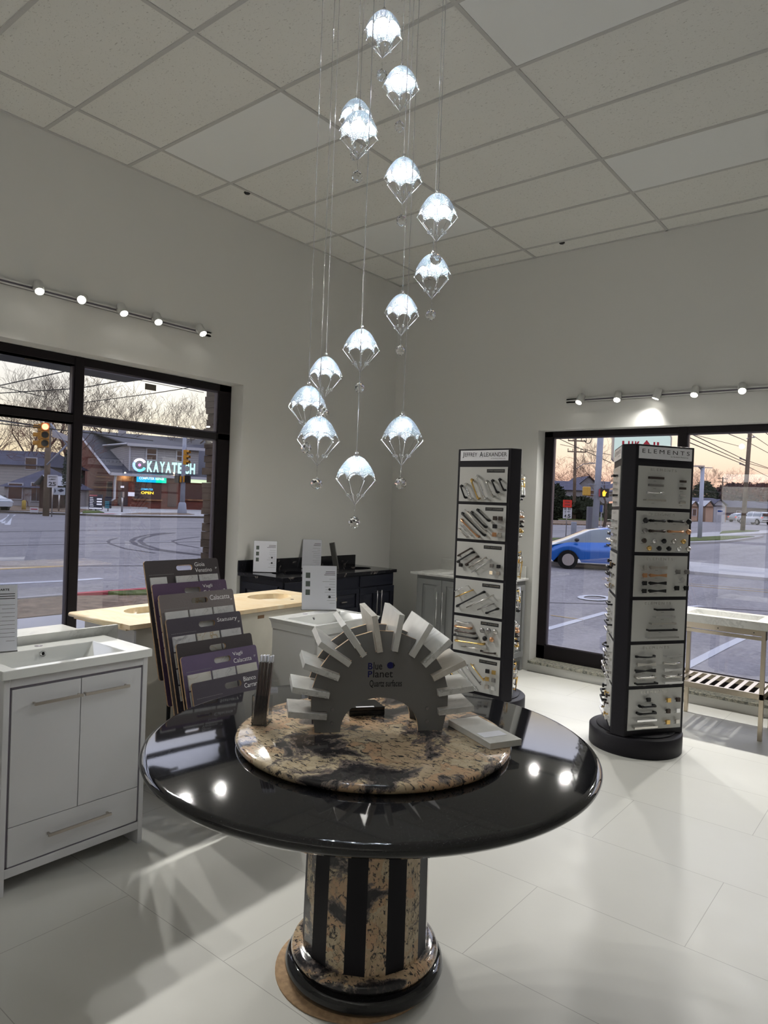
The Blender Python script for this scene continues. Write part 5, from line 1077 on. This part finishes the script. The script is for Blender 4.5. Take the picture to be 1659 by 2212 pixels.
# ---- right window: poles, signs, vehicles
t=pole('street_light','pale blue parking lot light pole on the grass island','x' and 1511,1167,48,5.05,.15,mat('pale_pole',(.50,.54,.66),.5),0,.13); bx('base_plate',-.45,.45,-.3,.3,0,.12,mat('pale_pole'),t); b=B(); b.box(-.62,.05,-.2,.2,5.05,5.15); b.box(.15,.65,-.1,.1,5.0,5.05); b.tube([(-.1,0,4.9),(-.3,0,5.08)],.05,6); b.obj('lamp_head',M_pewter,t)
t=pole('utility_pole','tall brown wooden utility pole on the grass island, right window',1603.5,1150,66.7,12.5,.22,M_wood,.4,.17)
b=B(); 
for zz,s in ((6.9,1),(6.4,1),(9.5,-1),(9.0,-1)): b.tube([(0,0,zz),(s*-.6,-.2,zz+.15)],.05,5); b.ball((s*-.6,-.2,zz+.18),.12,1)
b.obj('insulators',M_pewter,t)
t=pole('utility_pole','distant wooden utility pole with two crossarms, left part of right window',1240,1122,86,10.2,.22,M_wood,-.25,.16)
b=B(); b.box(-1.15,1.15,-.06,.06,9.7,9.85); b.box(-1.15,1.15,-.06,.06,8.35,8.5); [b.tube([(x,0,z),(x,0,z+.3)],.05,5) for x in (-1.1,-.5,.5,1.1) for z in (9.85,8.5)]; b.obj('crossarm',M_wood,t); b=B(); b.tube([(0,0,6.3),(.8,0,6.9),(1.7,0,7.1)],.05,6); b.box(1.6,2.3,-.1,.1,7.03,7.15); b.obj('street_lamp_arm',M_galv,t)
t=pole('utility_pole','far thin utility pole with three crossarms behind the peach house',1558,1113,120,7.5,.16,M_wood); b=B(); [b.box(-.9,.9,-.05,.05,z,z+.12) for z in (7.2,6.6,5.9)]; b.obj('crossarm',M_wood,t)
t=pole('signal_pole','thick galvanized signal pole behind the blue car',1284,1150,38,7.8,.17,M_galv,.15,.165)
P=far(1292,1058,38); t['label']='thick galvanized signal pole behind the blue car'
b=B(); zz=P.z-t.location.z; [b.tube([(-.5,-.1,zz+q),(.6,-.1,zz+q)],.02,6) for q in (.28,-.28)]; b.obj('signal_bracket',M_galv,t)
P=far(1267,1061,37.6); t=thing('pedestrian_signal','yellow pedestrian signal seen from behind, left of the galvanized pole','pedestrian signal',P,RZ); bx('signal_box',-.20,.20,-.12,.12,-.24,.24,mat('signal_yellow2',(.66,.40,.08),.5),t,.04); 
P=far(1305,1065,37.6); t=thing('pedestrian_signal','pedestrian signal showing a glowing orange hand, beside the galvanized pole','pedestrian signal',P,RZ); bx('signal_box',-.24,.24,-.10,.12,-.24,.24,mat('signal_black'),t,.03); bx('red_side',-.26,-.24,-.1,.12,-.2,.2,M_redk,t)
b=B(); Mh=Matrix.Translation((-.02,-.102,-.02))@Matrix.Rotation(PI/2,4,'X'); b.prism([(-.08,-.16),(.05,-.16),(.08,-.02),(.13,.07),(.10,.09),(.05,.03),(.045,.13),(.02,.13),(.015,.05),(.005,.17),(-.022,.17),(-.025,.05),(-.04,.15),(-.065,.145),(-.06,.03),(-.08,.09),(-.105,.08),(-.10,-.05)],0,.004,Mh); b.obj('orange_hand',emi('hand_orange',(1,.45,.03),1.6),t)
t,w_,h_,z0=sign_panel(1216,1080,1235,1096,44,'orange work zone plate above the speed limit sign, right window',mat('orange_plate',(.80,.06,.04),.5),post=.03); sign_text(t,'WORK',0,z0+h_*.7,w_*.6,h_*.22,M_ink); sign_text(t,'ZONE',0,z0+h_*.32,w_*.6,h_*.22,M_ink)
t,w_,h_,z0=sign_panel(1216,1097,1235,1120,44.1,'white speed limit sign under the orange plate, right window',M_sgw); sign_text(t,'SPEED',0,z0+h_*.88,w_*.8,h_*.12,M_ink); sign_text(t,'LIMIT',0,z0+h_*.64,w_*.62,h_*.11,M_ink); sign_text(t,'45',0,z0+h_*.24,w_*.74,h_*.34,M_ink,.03)
t=thing('utility_box','pale utility cabinet standing on the median beyond the blue car','cabinet',foot(1239,1148,40),RZ); bx('cabinet_shell',-.14,.14,-.1,.1,0,1.15,M_galv,t,.02)
t=thing('utility_box','tall grey cabinet behind the galvanized pole','cabinet',foot(1276,1115,60),RZ); bx('cabinet_shell',-.3,.3,-.3,.3,0,1.9,mat('cab_grey',(.16,.16,.19),.6),t,.03)
# fuel sign
d=46; P=far(1384,968,d); t=thing('fuel_station_sign','white rounded fuel station sign with red capitals, behind the right tower','sign',(P.x,P.y,zg(P.x,P.y)),RZ); zc=P.z-t.location.z; w_=127*d/FPX; h_=66*d/FPX
B().prism(rrect(-w_/2,w_/2,zc-h_/2,zc+h_/2,.32,6),0,.25,Ms).obj('sign_frame',M_pewter,t); B().prism(rrect(-w_/2+.1,w_/2-.1,zc-h_/2+.1,zc+h_/2-.1,.26,6),.25,.28,Ms).obj('sign_face',mat('fuel_face',(.66,.80,.72),.5,emit=(.66,.85,.75),es=.35),t)
mr=mat('fuel_red',(.55,.02,.05),.5); 
for s,u in (('L',-1.17),('U',-.78),('K',-.33),('I',.78),('L',1.12)): lettering(s,mr,t,Matrix.Translation((u,-.29,zc+.10))@Ms,width=.12 if s=='I' else .34,height=.62,bold=.06)
b=B(); b.prism([(-.34,0),(0,.42),(.34,0),(0,-.36)],0,.01,Matrix.Translation((.27,-.29,zc+.10))@Ms); b.obj('diamond_letter',mr,t); b=B(); b.tube([(0,-.05,-.3),(0,-.05,zc-h_/2)],.16,10); b.tube([(w_*.47,-.05,zc-.2),(w_*.47,-.05,zc+1.6)],.10,8); b.obj('sign_post',M_galv,t)
house('peach bungalow with brick base and two gables, right window',1472,1568,1114,1087,1074,110,mat('peach_siding',(.55,.36,.27),.7),M_slate,8,'side',((-.15,.9,.5,1.0),(.05,.9,.5,1.0)),hip=.6)
house('small white gabled wing right of the peach bungalow',1541,1566,1113,1092,1078,107,M_trim,M_slate,6,'front'); house('small peach gabled bay in front of the bungalow',1493,1506,1114,1094,1082,105,mat('peach_siding'),M_trim,3,'front',((0,.8,.5,1.1),)); house('second peach gabled bay of the bungalow',1524,1540,1114,1094,1081,105,mat('peach_siding'),M_trim,3,'front')
house('pale gabled house with dark roof behind the yellow pedestrian signal',1236,1300,1105,1060,1028,100,mat('beige_siding',(.30,.29,.31),.7),M_slate,8,'front',((.1,3,.9,1.0),)); house('grey-roofed house at the left edge of the right window',1170,1256,1108,1058,1036,94,mat('beige_siding'),M_slate,8,'side',((.2,1.8,.9,1.2),(-.1,1.8,.9,1.2))); house('grey-roofed low house between the signal pole and the right tower',1290,1345,1108,1062,1038,104,M_siding,M_slate,8,'side')
house('long low building with dark roof beyond the road at the right picture edge',1565,1720,1110,1098,1082,125,mat('dark_brickish',(.12,.09,.10),.8),M_slate,10,'side',((-.3,.6,.8,1.2),(-.1,.6,.8,1.2)))
t,w_,h_,z0=sign_panel(1549,1100,1562,1112,95,'white and blue realty-style board on two posts near the bungalow',M_sgw); bx('blue_band',-w_*.42,w_*.42,-.04,-.03,z0+h_*.5,z0+h_*.8,mat('board_blue',(.03,.08,.30)),t); b=B(); b.box(-w_/2,-w_/2+.08,0,.05,0,z0+.1); b.box(w_/2-.08,w_/2,0,.05,0,z0+.1); b.obj('post',M_trim,t)
t,w_,h_,z0=sign_panel(1296,1091,1303,1106,60,'narrow blue and white sign right of the galvanized pole',mat('board_blue'),post=None); bx('white_edge',w_*.3,w_*.5,-.04,-.03,z0-.1,z0+h_,M_sgw,t); B().box(-.03,.03,0,.04,0,z0).obj('post',M_trim,t)
for i,(px,d,ty_,k,l) in enumerate(((1200,110,985,3,'russet bare tree at the left edge of the right window'),(1232,115,1000,2,'bare tree behind the distant utility pole'),(1268,112,990,3,'bushy bare tree left of the galvanized pole'),(1305,60,925,1,'tall bare tree between the galvanized pole and fuel sign'),(1500,130,1010,2,'bare tree behind the lot light pole'),(1532,128,1000,0,'rounded bare tree behind the bungalow'),(1583,130,1008,2,'bare tree left of the wooden pole'),(1630,150,1030,3,'low russet tree line right of the wooden pole'),(1668,150,1028,3,'russet trees at the right picture edge'),(1330,115,1000,3,'russet tree behind the right tower'),(1480,135,1015,3,'russet tree beside the tower edge'))): tree(px,1108,d,topz(px,ty_,d),k,l,rz=2+i*.9)
for i,(px,d) in enumerate(((1610,160),(1650,165),(1580,170),(1250,150),(1190,140),(1310,150),(1700,160),(30,120),(120,125),(300,130),(420,125))): evergreen(px,d,1045 if px>1000 else 1020,1110,90,20+i,'low dusky tree line on the horizon, part %s'%['right of the pole','far right','behind the long building','behind the gabled house','at the window jamb','behind the right tower','past the picture edge','behind the cream house','behind the mullion','behind the shop','behind the cladding'][i],mat('dusky_trees',(.10,.06,.06),.95),2200,'horizon tree line','tree_line')
# ---- vehicles
def car(P,heading,L,H,Wd,paint,lab,kind='car',name='car'):
    """side profile lofted across the width; local x forward"""
    t=thing(name,lab,'vehicle' if kind!='car' else 'car',P,heading)
    def lerpP(prof,u):
        for (a,za),(c,zc_) in zip(prof,prof[1:]):
            if a<=u<=c: return za+(zc_-za)*((u-a)/(c-a+1e-9))
        return prof[-1][1]
    if kind=='car': roof=[(0,.46),(.03,.56),(.13,.66),(.17,.70),(.36,.94),(.50,1.0),(.72,.98),(.86,.86),(.95,.68),(1,.50)]; belt=[(0,.44),(.03,.55),(.17,.63),(.6,.67),(.9,.69),(1,.48)]
    else: roof=[(0,.50),(.03,.58),(.28,.62),(.36,.95),(.40,1.0),(.92,1.0),(.97,.90),(1,.52)]; belt=[(0,.46),(.03,.56),(.30,.60),(.9,.62),(.98,.60),(1,.50)]
    n=36; b=B(); bm=b.bm; rows=[]
    for i in range(n+1):
        u=i/n; x=L*(.5-u); zb=.17*H if .05<u<.95 else .26*H; zs=min(lerpP(belt,u),lerpP(roof,u))*H; wd=Wd/2*(1-.14*abs(2*u-1)**5)
        for cx in (.17,.83):
            if abs(u-cx)<.095: zb=max(zb,.17*H+math.sqrt(max(0,.095**2-(u-cx)**2))*L*.85)
        rows.append([bm.verts.new((x,s*k,z)) for s,k,z in ((-1,wd*.93,zb),(-1,wd,(zb+zs)*.5),(-1,wd*.97,zs),(1,wd*.97,zs),(1,wd,(zb+zs)*.5),(1,wd*.93,zb))])
    for a,c in zip(rows,rows[1:]):
        for k in range(5): bm.faces.new((a[k],c[k],c[k+1],a[k+1])).smooth=True
    bm.faces.new(rows[0]); bm.faces.new(rows[-1]); b.obj('body_shell',paint,t)
    b=B(); bm=b.bm; rows=[]; us=[u/40 for u in range(41) if lerpP(roof,u/40)-lerpP(belt,u/40)>.015]
    for u in us:
        x=L*(.5-u); zs=lerpP(belt,u)*H; zr=lerpP(roof,u)*H; wd=Wd/2*.94; wr=Wd/2*(.94-.22*min(1,(zr-zs)/(.3*H))); rows.append([bm.verts.new(p) for p in ((x,-wd,zs),(x,-wr,zr-.03),(x,-wr*.7,zr),(x,wr*.7,zr),(x,wr,zr-.03),(x,wd,zs))])
    for i,(a,c) in enumerate(zip(rows,rows[1:])):
        for k in range(5):
            f=bm.faces.new((a[k],c[k],c[k+1],a[k+1])); f.smooth=True; u=us[i]
            pillar=u<us[0]+.02 or u>us[-1]-.06 or abs(u-.60)<.013; f.material_index=1 if (k in(0,4) and not pillar) or (k in(1,2,3) and (u<(.42 if kind=='car' else .35) or u>(.78 if kind=='car' else .93))) else 0
    b.obj('cabin',[paint,mat('car_glass',(.10,.13,.16),.06,spec=.9)],t)
    for cx in (.17,.83):
        for s in (-1,1):
            x=L*(.5-cx); r=.215*H*1.05; w0=B(); w0.tube([(x,s*(Wd/2-.20),r),(x,s*(Wd/2-.0),r)],r,24); q=w0.obj('wheel',mat('tyre_rubber',(.012,.012,.012),.8),t); B().tube([(x,s*(Wd/2-.0),r),(x,s*(Wd/2+.012),r)],r*.62,20).obj('hub_cap',M_pewter,q)
    for s in (-1,1):
        bx('tail_lamp',-L*.497,-L*.47,s*Wd*.40-.12,s*Wd*.40+.12,.50*H,.60*H,emi('tail_red',(.75,.06,.04),.6),t); bx('head_lamp',L*.46,L*.485,s*Wd*.36-.12,s*Wd*.36+.12,.42*H,.50*H,M_sgw,t)
    if kind=='car':
        for s in (-1,1): B().ball((L*.27,s*(Wd/2+.06),.70*H),.09,2,True,(.9,.8,.75)).obj('wing_mirror',M_black,t)
        b=B(); [b.box(L*.02,L*.05,s*(Wd/2-.01),s*(Wd/2+.015),.58*H,.60*H) for s in (-1,1)]; b.obj('door_handle',paint,t)
    else: bx('tailgate_band',-L*.502,-L*.49,-Wd*.4,Wd*.4,.32*H,.40*H,M_black,t); bx('rear_window',-L*.5,-L*.485,-Wd*.34,Wd*.34,.68*H,.88*H,M_wdark,t)
    return t
a=gp(1222,1228); dd=(a-CAM).dot(F); Pc=far(1305,1228,dd+.5); Pc.z=zg(Pc.x,Pc.y)
car(Pc,RZ+PI+D(-6),4.1,1.42,1.74,mat('blue_paint',(.02,.16,.62),.22,coat=.6,metal=.2),'bright blue hatchback on the road beyond the right window')
Pc=foot(-48,1108,44); car(Pc,RZ+D(-25),4.4,1.45,1.8,mat('white_paint',(.60,.62,.68),.25,coat=.5),'white car parked at the far left edge beyond the left window')
Pc=foot(1631,1133,100); car(Pc,math.atan2(HF.y,HF.x)+D(8),5.2,1.85,2.0,mat('white_paint'),'white pickup truck driving away, seen from behind, right window','truck','pickup_truck')
Pc=foot(1603,1124,112); car(Pc,RZ+D(20),4.4,1.5,1.8,mat('white_paint'),'white car passing left of the pickup truck, right window')
